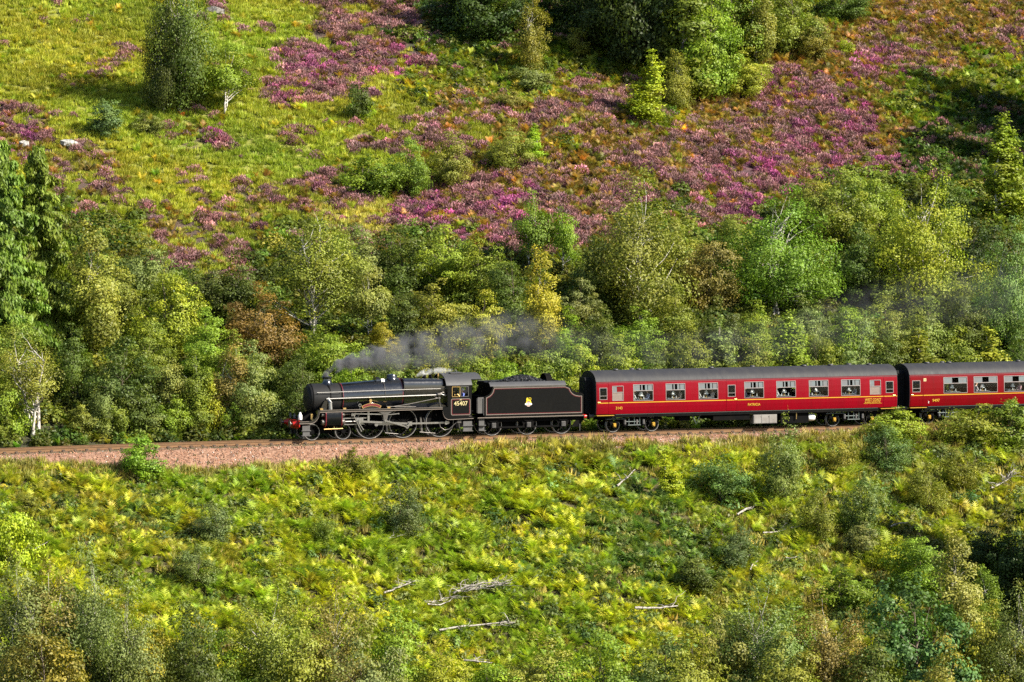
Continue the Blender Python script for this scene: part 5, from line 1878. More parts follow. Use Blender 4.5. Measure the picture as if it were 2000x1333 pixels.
in2 = [(y * .97, z - .04) for y, z in mb2]
mb.prism_x((mb2 + in2[::-1])[::-1], 11.60, 12.28)
L.put(mb, 'cab_roof', 'roof_grey', 50)
mb = MB()
mb.box(10.5, 11.3, -.5, .4, 3.845, 3.91)
L.put(mb, 'roof_ventilator', 'roof_grey', 0)
mb = MB()
mb.box(11.60, 12.40, 1.18, 1.22, 1.2, 2.72)
mb.box(11.60, 12.40, 1.18, 1.22, 2.98, 3.45)
mb.box(12.10, 12.40, 1.18, 1.22, 2.72, 2.98)
L.put(mb, 'gap_blackout', 'rubber', 0)  # added dark sheet that blacks out the bright gap before the tender
mb = MB()
mb.box(CU0 + .03, 11.7, -1.27, 1.27, 1.55, 1.60)
mb.box(CU0 + .03, CU0 + .5, -.9, .9, 1.60, 3.4)
L.put(mb, 'cab_floor', 'frame_black', 0)
mb = MB()
for v, z in ((-.5, 2.6), (-.2, 2.9), (.3, 2.7), (-.75, 2.75), (-.9, 2.55)):
    mb.lathe([(.0, CU0 + .52), (.07, CU0 + .54), (.07, CU0 + .60), (.0, CU0 + .62)], (0, v, z), 'x', 10)
mb.tube([(10.6, -1.0, 2.55), (10.75, -1.05, 2.62), (10.9, -1.05, 2.5)], .03)
L.put(mb, 'cab_fittings', 'brass')

# ------------------------------------------------------------------ the tender
TD = Vehicle('tender', 'black lined tender heaped with coal and carrying a yellow lion crest behind the locomotive', 'tender', 15.6)
x0, x1 = 12.42, 18.92
side = [(x0, 1.20), (x1, 1.20), (x1, 2.46), (18.62, 2.46)] + arc(18.58, 2.98, .50, 268, 188, 6)[1:] + [(17.72, 3.06), (12.98, 3.06)] + arc(12.42, 2.98, .50, -8, -58, 5)[0:] + [(x0, 2.44)]
mb = MB()
for s in (-1, 1):
    mb.prism(side, s * 1.30 - .012, s * 1.30 + .012)
TD.put(mb, 'tank_side', 'matt_black', 0)
mb = MB()
mb.box(x0 + .03, x1 - .03, -1.28, 1.28, 1.22, 2.40)
mb.box(17.9, x1 - .05, -1.27, 1.27, 2.42, 2.52)
TD.put(mb, 'water_tank', 'frame_black', 0)
mb = MB()
for s in (-1, 1):
    pts = [(s * 1.288, 3.06), (s * 1.22, 3.16), (s * 1.0, 3.30), (s * .97, 3.28), (s * 1.18, 3.12), (s * 1.24, 3.04)]
    mb.prism_x(pts if s < 0 else pts[::-1], 12.80, 17.78, [(y, z) for y, z in (pts if s < 0 else pts[::-1])])
TD.put(mb, 'coping', 'roof_grey', 40)
mb = MB()
line_open(mb, [(12.98, 3.055), (17.74, 3.055)], -1.312, .06)
TD.put(mb, 'coping_edge', 'dull_steel', 0)
inset = offset_poly(side, .10)
mb = MB()
line_loop(mb, inset, -1.312, .036)
TD.put(mb, 'tank_lining', 'lining_cream', 0)
mb = MB()
line_loop(mb, offset_poly(side, .155), -1.312, .022, .004)
TD.put(mb, 'tank_lining_inner', 'lining_red', 0)
# bulkheads front and rear, the arched plate behind the coal
mb = MB()
mb.prism_x([(-1.0, 2.4), (1.0, 2.4), (1.0, 3.25), (-1.0, 3.25)], 12.84, 12.90)
mb.prism_x([(-.98, 2.4), (.98, 2.4), (.98, 3.25), (-.98, 3.25)], 17.70, 17.76)
TD.put(mb, 'coal_bulkhead', 'frame_black', 0)
mb = MB()
o_ = [(.62 * math.cos(R(a)), 3.22 + .50 * math.sin(R(a))) for a in range(0, 181, 15)]
mb.prism_x(o_, 17.05, 17.12)
i_ = [(y * .95, 3.22 + (z - 3.22) * .95) for y, z in o_]
mb.prism_x((o_ + i_[::-1])[::-1], 16.75, 17.05)
TD.put(mb, 'fire_iron_tunnel', 'frame_black')
mb = MB()
mb.lathe([(.30, 2.5), (.30, 2.68), (.24, 2.74), (.0, 2.75)], (18.35, 0, 0), 'z', 18)
mb.tube([(18.0, -.9, 2.5), (18.1, -.9, 2.72), (18.8, -.9, 2.66), (18.85, -.9, 2.5)], .03)
mb.box(18.0, 18.5, -1.0, -.6, 2.52, 2.62)
TD.put(mb, 'water_filler', 'frame_black')
# front platform screens
mb = MB()
mb.box(12.0, 12.38, -1.27, -1.20, 1.42, 2.40)
mb.tube([(11.95, -1.26, 1.45), (11.95, -1.26, 2.35)], .02)
mb.tube([(12.36, -1.31, 1.3), (12.36, -1.31, 2.35)], .022)
mb.box(12.0, 12.38, 1.20, 1.27, 1.42, 2.40)
TD.put(mb, 'cab_door', 'grey_metal')
mb = MB()
mb.box(11.95, x1 + .04, -1.30, 1.30, 1.08, 1.17)
TD.put(mb, 'footplate', 'black', 0)
mb = MB()
line_open(mb, [(12.0, 1.165), (x1, 1.165)], -1.30, .04)
TD.put(mb, 'footplate_lining', 'lining_cream', 0)
WT = (13.08, 15.37, 17.65)
for s in (-1, 1):
    mb = MB()
    v = s * 1.06
    mb.box(11.95, x1, v - .02, v + .02, .84, 1.08)
    for u in WT:
        mb.prism([(u - .42, .84), (u - .22, .44), (u + .22, .44), (u + .42, .84)], v - .018, v + .018)
    for a, b_ in ((WT[0] + .32, WT[1] - .32), (WT[1] + .32, WT[2] - .32)):
        mb.box(a - .1, b_ + .1, v - .03, v + .03, .46, .56)
        mb.prism([(a - .1, .46), (a + .06, .46), (a - .02, .86), (a - .2, .86)], v - .016, v + .016)
        mb.prism([(b_ - .06, .46), (b_ + .1, .46), (b_ + .2, .86), (b_ + .02, .86)], v - .016, v + .016)
    mb.prism([(18.2, .44), (18.85, .44), (18.92, .84), (18.5, .84)], v - .018, v + .018)
    mb.prism([(12.0, .36), (12.55, .36), (12.6, .84), (12.0, .84)], v - .018, v + .018)
    TD.put(mb, 'outside_frame', 'frame_black', 0)
    for u in WT:
        mb = MB()
        mb.box(u - .13, u + .13, v + s * .03 - .05, v + s * .09 + .03 if s > 0 else v + .03, .50, .80) if s > 0 else mb.box(u - .13, u + .13, v - .14, v - .02, .50, .80)
        for q in range(4):
            mb.box(u - .10, u + .10, v + s * .15 - .01, v + s * .15 + .01, .53 + q * .065, .57 + q * .065)
        TD.put(mb, 'axlebox', 'grey_metal', 0)
        mb = MB()
        for q in range(5):
            mb.box(u - .50 + q * .07, u + .50 - q * .07, v + s * .06 - .04, v + s * .06 + .04, .985 - q * .03, 1.01 - q * .03)
        TD.put(mb, 'leaf_spring', 'frame_black', 0)
        wheel(TD, u, .648, s * .76, 12)
    mb = MB()
    mb.box(12.05, 12.5, s * 1.25 - .1, s * 1.25 + .1, .34, .38)
    mb.box(12.05, 12.5, s * 1.25 - .1, s * 1.25 + .1, .66, .70)
    mb.box(12.1, 12.45, s * 1.16 - .02, s * 1.16 + .02, .38, 1.05)
    TD.put(mb, 'tender_step', 'grey_metal', 0)
mb = MB()
for u in WT:
    mb.tube([(u, -1.0, .648), (u, 1.0, .648)], .08, 10)
mb.box(12.2, 18.7, -.6, .6, .95, 1.08)
mb.box(13.6, 14.8, -.5, .5, .35, .95)
mb.box(15.9, 17.1, -.5, .5, .40, .95)
TD.put(mb, 'axle', 'frame_black')
mb = MB()
mb.prism_x([(-1.27, .82), (-1.27, 1.17), (1.27, 1.17), (1.27, .82)][::-1], 18.93, 18.99)
TD.put(mb, 'rear_beam', 'frame_black', 0)
for s in (-1, 1):
    mb = MB()
    mb.lathe([(.17, 18.99), (.17, 19.03), (.135, 19.08), (.12, 19.26), (.0, 19.26)], (0, s * .875, 1.04), 'x', 18)
    bf = TD.put(mb, 'buffer', 'red')
    mb = MB()
    mb.lathe([(.0, 19.26), (.06, 19.26), (.06, 19.36), (.21, 19.38), (.21, 19.40), (.0, 19.43)], (0, s * .875, 1.04), 'x', 18)
    TD.put(mb, 'buffer_head', 'frame_black', parent=bf)
mb = MB()
mb.tube([(18.75, -1.1, .6), (18.75, -1.1, .18)], .025)
TD.put(mb, 'guard_iron', 'grey_metal')

# the crest: a lion astride a wheel with a banner across it
cu, cz, cv = along(1032, -1.31, 2.2), 2.05, -1.312


def plate(vehicle, name, poly, mat, proud, parent=None):
    mb = MB()
    mb.prism(poly, cv - proud - .004, cv - proud)
    return vehicle.put(mb, name, mat, 0, parent)


k = .024        # metres per unit of the drawing below
def cp(pts):
    return [(cu + x * k, cz + y * k) for x, y in pts]


lion = plate(TD, 'lion_crest', cp([(-7.5, -3.2), (-5.6, 1.5), (-5.0, 4.6), (-5.6, 6.5), (-5.2, 9.0), (-4.6, 10.6), (-3.0, 11.2), (-1.6, 10.6), (-1.2, 8.6), (-1.4, 6.6), (0.8, 6.4), (3.6, 5.8), (5.6, 4.2), (6.6, 2.0), (7.8, -.6), (8.2, -3.2), (6.2, -3.0), (4.6, .0), (2.4, 2.4), (-.4, 3.0), (-3.2, 1.6), (-4.6, -2.4)]), 'lion', .004)
tail_c = [(5.6, 4.6), (7.4, 6.4), (7.6, 8.6), (6.0, 10.6), (3.6, 11.2), (1.2, 10.4), (.6, 8.8), (1.6, 7.6), (3.6, 7.8), (4.6, 7.0)]
mb = MB()
for a, b_ in zip(tail_c[:-1], tail_c[1:]):
    (ax, az), (bx_, bz) = cp([a])[0], cp([b_])[0]
    d = Vector((bx_ - ax, bz - az)).normalized() * .012
    mb.prism([(ax - d.x - d.y, az - d.y + d.x), (ax - d.x + d.y, az - d.y - d.x), (bx_ + d.x + d.y, bz + d.y - d.x), (bx_ + d.x - d.y, bz + d.y + d.x)][::-1], cv - .008, cv - .004)
TD.put(mb, 'lion_tail', 'lion', 0, lion)
plate(TD, 'crest_banner', cp([(-9.6, -5.4), (-9.0, -7.6), (9.0, -7.6), (9.6, -5.2), (9.0, -3.4), (-8.6, -3.4)]), 'white', .009, lion)
mb = MB()
c0 = (cu - 0 * k, cv - .015, cz - 5.4 * k)
mb.lathe([(5.0 * k, -.003), (6.2 * k, -.003), (6.2 * k, .003), (5.0 * k, .003), (5.0 * k, -.003)], c0, 'y', 28)
for i in range(8):
    a = math.pi * i / 8
    ca, sa = math.cos(a), math.sin(a)
    r_ = 5.2 * k
    w_ = .35 * k
    mb.prism([(c0[0] + ca * r_ - sa * w_, c0[2] + sa * r_ + ca * w_), (c0[0] - ca * r_ - sa * w_, c0[2] - sa * r_ + ca * w_), (c0[0] - ca * r_ + sa * w_, c0[2] - sa * r_ - ca * w_), (c0[0] + ca * r_ + sa * w_, c0[2] + sa * r_ - ca * w_)], c0[1] - .003, c0[1] + .002)
TD.put(mb, 'crest_wheel', 'pink', 0, lion)

# coal heaped in the tender
rng = np.random.default_rng(5)
cm = MB()
gu = np.linspace(12.95, 17.65, 28)
gv = np.linspace(-.96, .96, 13)


def coal_h(u, v):
    return 3.18 + .42 * np.exp(-((u - 15.3) / 1.25) ** 2) * (1 - (v / 1.05) ** 2) - .10 * sstep(16.6, 17.6, u) - .06 * abs(v)


V = [(u, v, float(coal_h(u, v)) + rng.normal(0, .035)) for u in gu for v in gv]
F = [(i * 13 + j, i * 13 + j + 1, (i + 1) * 13 + j + 1, (i + 1) * 13 + j) for i in range(27) for j in range(12)]
cm.add(V, [f[::-1] for f in F])
box8 = np.array([(x, y, z) for x in (-1, 1) for y in (-1, 1) for z in (-1, 1)], float)
for _ in range(620):
    u, v = rng.uniform(13.0, 17.6), rng.uniform(-.95, .95)
    q = box8 * rng.uniform(.5, 1.0, (8, 3)) * rng.uniform(.03, .085)
    a = rng.uniform(0, 6.28)
    q = q @ np.array([[math.cos(a), -math.sin(a), 0], [math.sin(a), math.cos(a), 0], [0, 0, 1]]) + np.array([u, v, float(coal_h(u, v)) + .02])
    cm.add(q, [(0, 1, 3, 2), (4, 6, 7, 5), (0, 4, 5, 1), (2, 3, 7, 6), (0, 2, 6, 4), (1, 5, 7, 3)])
co = cm.build('coal', M['coal'], None, 0)
co.location = tuple(world(0, 0, 0))
co.rotation_euler = (0, 0, A)
tag(co, 'black lumps of coal heaped in the tender', 'coal', None, 'stuff')

# ------------------------------------------------------------------ the coaches
PZ = [1.17, 1.35, 1.60, 1.95, 2.30, 2.65, 3.00, 3.18]
PV = [1.335, 1.365, 1.395, 1.41, 1.405, 1.385, 1.35, 1.315]


def pv(z):
    return float(np.interp(z, PZ, PV))


def skin(u0, u1, z0, z1, holes, side, off=0.0, depth=0.0):
    """A patch of coach side between u0..u1 and z0..z1 with rectangular openings, following the curved profile."""
    mb = MB()
    cu_ = sorted({u0, u1} | {x for h in holes for x in h[:2] if u0 < x < u1})
    cz_ = sorted({z0, z1} | {z for z in PZ if z0 < z < z1} | {z for h in holes for z in h[2:] if z0 < z < z1})
    for a, b_ in zip(cu_[:-1], cu_[1:]):
        for c, d in zip(cz_[:-1], cz_[1:]):
            mu, mz = (a + b_) / 2, (c + d) / 2
            if any(h[0] < mu < h[1] and h[2] < mz < h[3] for h in holes):
                continue
            V = [(a, side * (pv(c) + off), c), (b_, side * (pv(c) + off), c), (b_, side * (pv(d) + off), d), (a, side * (pv(d) + off), d)]
            mb.add(V, [(0, 1, 2, 3)])
    if depth:
        for h in holes:
            a, b_, c, d = h
            o1, o2 = off, off - depth
            for (ua, za), (ub_, zb_) in (((a, c), (b_, c)), ((b_, c), (b_, d)), ((b_, d), (a, d)), ((a, d), (a, c))):
                V = [(ua, side * (pv(za) + o1), za), (ub_, side * (pv(zb_) + o1), zb_), (ub_, side * (pv(zb_) + o2), zb_), (ua, side * (pv(za) + o2), za)]
                mb.add(V, [(0, 1, 2, 3)])
    return mb


def patch(u0, u1, z0, z1, side, off, th=0.012):
    """A thin curved strip with thickness lying on the coach side."""
    mb = MB()
    zs = sorted({z0, z1} | {z for z in PZ if z0 < z < z1})
    for c, d in zip(zs[:-1], zs[1:]):
        V = []
        for o_ in (off, off - th):
            V += [(u0, side * (pv(c) + o_), c), (u1, side * (pv(c) + o_), c), (u1, side * (pv(d) + o_), d), (u0, side * (pv(d) + o_), d)]
        mb.add(V, [(0, 1, 2, 3), (7, 6, 5, 4), (0, 4, 5, 1), (1, 5, 6, 2), (2, 6, 7, 3), (3, 7, 4, 0)])
    return mb


def merge(*mbs):
    o = MB()
    for m_ in mbs:
        o.add(m_.v, m_.f)
    return o


def near_u(px, z=2.4):
    return along(px, -pv(z), z)


def window(C, u0, u1, z0, z1, side, style):
    fr = 0.03
    zm = z1 - 0.40
    f = merge(patch(u0, u0 + fr, z0, z1, side, .010, .05), patch(u1 - fr, u1, z0, z1, side, .010, .05),
              patch(u0 + fr, u1 - fr, z0, z0 + fr, side, .010, .05), patch(u0 + fr, u1 - fr, z1 - fr, z1, side, .014, .05))
    if style != 'door':
        f = merge(f, patch(u0 + fr, u1 - fr, zm - .02, zm + .02, side, .012, .05))
    w_ = C.put(f, 'window', 'alu', 0)
    if style == 'door':
        C.put(patch(u0 + fr, u1 - fr, z0 + fr, z1 - fr, side, -.015, .005), 'pane', 'glass', 0, w_)
        C.put(patch(u0 + fr, u1 - fr, z0 + .24, z0 + .265, side, -.005, .02), 'sash_bar', 'alu', 0, w_)
        return
    low = patch(u0 + fr, u1 - fr, z0 + fr, zm - .02, side, -.02, .005)
    C.put(low, 'pane', 'blind' if style == 'frosted' else 'glass', 0, w_)
    W_ = u1 - u0 - 2 * fr
    a = u0 + fr
    if style == 'frosted':
        C.put(patch(a, a + W_ * .40, zm + .02, z1 - fr, side, -.012, .008), 'vent_pane', 'frost', 0, w_)
        C.put(patch(a + W_ * .42, a + W_, zm + .02, z1 - fr, side, -.02, .008), 'vent_pane', 'crimson', 0, w_)
        return
    for p, q in ((0.0, .33), (.40, .47), (.60, .72), (.76, 1.0)) if style == 'wide4' else ((0.0, .36), (.64, 1.0)) if style == 'wide' else ((0.0, .32), (.36, .44), (.56, .66), (.72, 1.0)):
        v_ = C.put(patch(a + W_ * p, a + W_ * q, zm + .02, z1 - fr, side, -.012 - .01 * ((p * 10) % 2), .008), 'vent_pane', 'frost', 0, w_)


def bogie(C, uc, near_yellow=True):
    mb = MB()
    for s in (-1, 1):
        v = s * 1.02
        for du in (-1.3, 1.3):
            u = uc + du
            mb.prism([(u - .38, .80), (u - .16, .34), (u - .10, .34), (u - .13, .80)], v - .02, v + .02)
            mb.prism([(u + .13, .80), (u + .10, .34), (u + .16, .34), (u + .38, .80)], v - .02, v + .02)
        mb.box(uc - 1.85, uc + 1.85, v - .03, v + .03, .78, .88)
        mb.box(uc - .75, uc + .75, v - .05, v + .05, .38, .48)
        mb.box(uc - .75, uc - .62, v - .03, v + .03, .38, .80)
        mb.box(uc + .62, uc + .75, v - .03, v + .03, .38, .80)
    mb.box(uc - .25, uc + .25, -1.0, 1.0, .45, .75)
    mb.box(uc - 1.9, uc - 1.8, -1.0, 1.0, .72, .88)
    mb.box(uc + 1.8, uc + 1.9, -1.0, 1.0, .72, .88)
    bg_ = C.put(mb, 'bogie', 'frame_black', 0)
    for s in (-1, 1):
        for du in (-1.3, 1.3):
            u = uc + du
            wheel(C, u, .457, s * .76, 9, parent=bg_)
            mb = MB()
            v0, v1 = s * 1.03, s * 1.18
            mb.lathe([(.0, v1), (.08, v1), (.10, v1 - s * .03), (.10, v0), (.0, v0)] if s > 0 else [(.0, v1), (.08, v1), (.10, v1 + .03), (.10, v0), (.0, v0)], (u, 0, .46), 'y', 14)
            mb.box(u - .09, u + .09, min(v0, v1 - s * .04), max(v0, v1 - s * .04), .34, .58)
            C.put(mb, 'axlebox', 'axle_yellow', 25, bg_)
        mb = MB()
        v = s * 1.13
        for q in (-.36, .0, .36):
            mb.tube([(uc + q, v, .42), (uc + q, v, .92)], .03)
        mb.tube([(uc - .42, v, .44), (uc + .42, v, .44)], .028)
        mb.tube([(uc - .55, v, .66), (uc + .30, v, .66)], .026)
        mb.tube([(uc - 1.9, v, .84), (uc - .6, v, .84)], .024)
        C.put(mb, 'brake_rigging', 'pipe_teal', 35, bg_)
        mb = MB()
        for q in (-.62, .62, .17):
            mb.lathe([(.0, .50), (.085, .50), (.085, .78), (.0, .78)], (uc + q, s * 1.10, 0), 'z', 12)
        C.put(mb, 'spring', 'grey_metal', 35, bg_)


def seated_person_mesh():
    """One continuous seated body grown round a skeleton; faces +x, the seat at z = 0."""
    pts = {'pelvis': (0, 0, .10, .135), 'waist': (.0, 0, .26, .125), 'chest': (.0, 0, .44, .145), 'collar': (.01, 0, .56, .085), 'neck': (.02, 0, .62, .052), 'chin': (.045, 0, .69, .070), 'head': (.04, 0, .76, .092), 'crown': (.03, 0, .84, .070), 'nose': (.135, 0, .735, .018)}
    ed = [('pelvis', 'waist'), ('waist', 'chest'), ('chest', 'collar'), ('collar', 'neck'), ('neck', 'chin'), ('chin', 'head'), ('head', 'crown'), ('head', 'nose')]
    for s, n_ in ((-1, 'r'), (1, 'l')):
        for k_, v in {'sh': (.0, .175, .53, .062), 'el': (.10, .235, .28, .048), 'wr': (.32, .15, .25, .032), 'pa': (.39, .13, .25, .036), 'hip': (.05, .09, .06, .10), 'kn': (.44, .11, .05, .068), 'an': (.44, .11, -.36, .044), 'toe': (.58, .12, -.42, .036)}.items():
            pts[k_ + n_] = (v[0], s * v[1], v[2], v[3])
        ed += [('collar', 'sh' + n_), ('sh' + n_, 'el' + n_), ('el' + n_, 'wr' + n_), ('wr' + n_, 'pa' + n_), ('pelvis', 'hip' + n_), ('hip' + n_, 'kn' + n_), ('kn' + n_, 'an' + n_), ('an' + n_, 'toe' + n_)]
        for i, (dy, ln) in enumerate(((-.030, .072), (-.010, .085), (.010, .080), (.028, .062))):
            pts['f%d%s' % (i, n_)] = (.42 + ln * .5, s * (.13 + dy), .245, .011)
            pts['t%d%s' % (i, n_)] = (.42 + ln, s * (.13 + dy), .225, .009)
            ed += [('pa' + n_, 'f%d%s' % (i, n_)), ('f%d%s' % (i, n_), 't%d%s' % (i, n_))]
        pts['th' + n_] = (.40, s * .075, .25, .012)
        ed += [('pa' + n_, 'th' + n_)]
    names = list(pts)
    me = bpy.data.meshes.new('person_skeleton')
    me.from_pydata([pts[n_][:3] for n_ in names], [(names.index(a), names.index(b_)) for a, b_ in ed], [])
    o = bpy.data.objects.new('person_skeleton', me)
    COL.objects.link(o)
    o.modifiers.new('skin', 'SKIN')
    for i, n_ in enumerate(names):
        sv = me.skin_vertices[0].data[i]
        sv.radius = (pts[n_][3], pts[n_][3])
        sv.use_root = n_ == 'pelvis'
    ss = o.modifiers.new('smooth', 'SUBSURF')
    ss.levels = ss.render_levels = 1
    dg = bpy.context.evaluated_depsgraph_get()
    m_ = bpy.data.meshes.new_from_object(o.evaluated_get(dg))
    bpy.data.objects.remove(o)
    m_.polygons.foreach_set('use_smooth', np.ones(len(m_.polygons), bool))
    return m_


M['skin'] = paint('skin', (0.55, 0.34, 0.25), 0.5)
PERSON = seated_person_mesh()
_pc = np.array([tuple(p.center) for p in PERSON.polygons])
_pi = np.where((_pc[:, 2] > .58) | ((_pc[:, 0] > .33) & (_pc[:, 2] > .19)), 0, np.where((_pc[:, 2] > .17) & (_pc[:, 0] < .34), 1, 2)).astype(np.int32)


def person(u, v, z, face, shirt, hair, label, where):
    me = PERSON.copy()
    me.name = 'person'
    cm_ = paint('clothing', shirt, 0.8, 0, tuple(c * .8 for c in shirt), .4, 8)
    tm_ = paint('trousers', (0.03, 0.03, 0.045), 0.85)
    for m_ in (M['skin'], cm_, tm_):
        me.materials.append(m_)
    me.polygons.foreach_set('material_index', _pi)
    o = obj('person', me)
    o.location = tuple(world(u, v, z))
    o.rotation_euler = (0, 0, A + (0 if face > 0 else math.pi))
    tag(o, label, 'person', where)
    mb = MB()
    mb.lathe([(.104, .735), (.110, .78), (.098, .84), (.060, .885), (.0, .90)], (.022, 0, 0), 'z', 16)
    mb.v = [(x - (.03 if z_ < .8 and x > .05 else 0), y, z_) for x, y, z_ in mb.v]
    mb.build('hair', paint('hair', hair, 0.6), o)
    mb = MB()
    for s in (-1, 1):
        mb.lathe([(.0, .118), (.012, .120), (.012, .128), (.0, .130)], (0, s * .035, .765), 'x', 8)
    mb.build('eyes', M['frame_black'], o)
    return o


def coach(name_label, ub, u0, u1, body, wins, doors, group, far_open):
    C = Vehicle('railway_coach', name_label, 'railway coach', (u0 + u1) / 2, group)
    Z0, Z1 = 1.17, 3.18
    holes = [(a, b_, z0, z1) for a, b_, z0, z1, st in wins]
    dh = [(a, b_, Z0 + .02, 3.10) for a, b_, wa, wb in doors]
    C.put(skin(u0, u1, Z0, Z1, holes + dh, -1, 0, .05), 'body_side', body, 30)
    far_h = holes[far_open:far_open + 1]  # far wall closed but for one window, keeping the interior dark
    C.put(skin(u0, u1, Z0, Z1, far_h, 1, 0, .05), 'body_side', body, 30)
    inner = merge(skin(u0 + .05, u1 - .05, Z0 + .05, 3.12, holes + [(a, b_, c, d) for (_a, _b, a, b_) in doors for c, d in ((2.08, 2.82),)], -1, -.055), skin(u0 + .05, u1 - .05, Z0 + .05, 3.12, far_h, 1, -.055))
    inner.box(u0 + .04, u1 - .04, -1.27, 1.27, 1.22, 1.26)
    inner.box(u0 + .04, u1 - .04, -1.25, 1.25, 3.13, 3.16)
    C.put(inner, 'interior_lining', 'interior', 30)
    for a, b_, st in [(x[0], x[1], x[4]) for x in wins]:
        pass
    for (a, b_, z0, z1, st) in wins:
        window(C, a, b_, z0, z1, -1, st)
        if (a, b_, z0, z1) in far_h:
            C.put(patch(a + .02, b_ - .02, z0 + .02, z1 - .02, 1, -.02, .005), 'far_pane', 'glass', 0)
    for a, b_, wa, wb in doors:
        d = C.put(skin(a + .012, b_ - .012, Z0 + .03, 3.09, [(wa, wb, 2.08, 2.82)], -1, .006, .05), 'door', body, 30)
        mb = patch(wa, wa + .03, 2.08, 2.82, -1, .014, .04)
        mb = merge(mb, patch(wb - .03, wb, 2.08, 2.82, -1, .014, .04), patch(wa + .03, wb - .03, 2.08, 2.11, -1, .014, .04), patch(wa + .03, wb - .03, 2.79, 2.82, -1, .014, .04),
                   patch(wa + .03, wb - .03, 2.30, 2.325, -1, .006, .03))
        C.put(mb, 'window_frame', 'alu', 0, d)
        C.put(patch(wa + .03, wb - .03, 2.11, 2.79, -1, -.02, .005), 'pane', 'glass', 0, d)
        mb = MB()
        hu = a + .10 if a - u0 < 3 else b_ - .12
        y = -(pv(1.92) + .03)
        mb.tube([(hu - .07, y, 1.93), (hu + .09, y, 1.92)], .022)
        C.put(mb, 'handle', 'brass', 35, d)
    # roof with its gutter and ventilators
    outl = [(1.325, 3.175), (1.30, 3.25), (1.19, 3.43), (1.02, 3.575), (.78, 3.69), (.45, 3.785), (0, 3.83)]
    outl = outl + [(-y, z) for y, z in outl[-2::-1]]
    C.put(MB().prism_x(outl, u0 - .02, u1 + .02), 'roof', 'coach_roof', 50)
    C.put(merge(patch(u0, u1, 3.150, 3.178, -1, .022, .022), patch(u0, u1, 3.150, 3.178, 1, .022, .022)), 'gutter', 'crimson', 0)
    for i, f in enumerate((.085, .145, .16, .40, .545, .71, .80, .87, .93)):
        mb = MB()
        u = u0 + f * (u1 - u0)
        v = (-.18, .2, -.2)[i % 3]
        zr = 3.83 - .12 * abs(v)
        mb.lathe([(.07, zr - .06), (.07, zr + .03), (.17, zr + .03), (.15, zr + .09), (.0, zr + .11)], (u, v, 0), 'z', 14)
        C.put(mb, 'roof_ventilator', 'roof_grey')
    # ends with gangway bellows
    prof = [(PV[i], PZ[i]) for i in range(len(PZ))] + [(y, z) for y, z in outl if z > 3.2 and y > 0][:6] + [(0, 3.825)]
    full = prof + [(-y, z) for y, z in prof[-2::-1]]
    full = [(y * .995, z) for y, z in full]
    for ue, s in ((u0, -1), (u1, 1)):
        a, b_ = sorted((ue - s * .03, ue + s * .03))
        C.put(MB().prism_x(full, a, b_), 'coach_end', 'rubber', 0)
        gw = []
        for i in range(5):
            aa, bb = sorted((ue + s * (.03 + i * .085), ue + s * (.03 + i * .085 + .06)))
            wv = .56 - .02 * (i % 2)
            m_ = MB().prism_x([(-wv, 1.22), (wv, 1.22), (wv, 3.25), (wv - .16, 3.42), (-wv + .16, 3.42), (-wv, 3.25)], aa, bb)
            gw.append(m_)
        aa, bb = sorted((ue + s * .03, ue + s * .45))
        gw.append(MB().prism_x([(-.50, 1.25), (.50, 1.25), (.50, 3.22), (.36, 3.37), (-.36, 3.37), (-.50, 3.22)], aa, bb))
        C.put(merge(*gw), 'gangway', 'rubber', 0)
        mb = MB()
        for v in (-1.36, 1.36):
            mb.tube([(ue - s * .06, v, 1.45), (ue - s * .06, v * 1.02, 1.9), (ue - s * .06, v, 2.7)], .016)
        for v in (-.87, .87):
            mb.lathe([(.0, 0), (.12, 0), (.10, s * .25), (.17, s * .27), (.17, s * .32), (.0, s * .33)] if s > 0 else [(.0, -.33), (.17, -.32), (.17, -.27), (.10, -.25), (.12, 0), (.0, 0)], (ue, v, 1.05), 'x', 14)
        C.put(mb, 'end_fittings', 'grey_metal')
    # waist line and step boards
    gaps = sorted([(a, b_) for a, b_, wa, wb in doors])
    segs, s0 = [], u0 + .01
    for a, b_ in gaps:
        segs += [(s0, a - .02), (a + .03, b_ - .03)]
        s0 = b_ + .02
    segs.append((s0, u1 - .01))
    C.put(merge(*[patch(a, b_, 1.845, 1.895, -1, .009, .008) for a, b_ in segs if b_ - a > .06]), 'waist_line', 'yellow', 0)
    mb = MB()
    for a, b_ in ((u0, u0 + 1.15), (u1 - 1.15, u1)):
        mb.box(a, b_, -1.46, -1.26, 1.075, 1.11)
    C.put(mb, 'step_board', 'axle_yellow', 0)
    # underframe
    mb = MB()
    for s in (-1, 1):
        mb.box(u0 + .05, u1 - .05, s * 1.24 - .05, s * 1.24 + .05, .95, 1.15)
    mb.box(u0 + .05, u1 - .05, -1.2, 1.2, 1.08, 1.16)
    C.put(mb, 'underframe', 'frame_black', 0)
    mb = MB()
    mb.box(u0 + 1.3, u1 - 1.3, -1.31, -1.29, 1.125, 1.15)
    C.put(mb, 'solebar_flange', 'pipe_teal', 0)
    return C


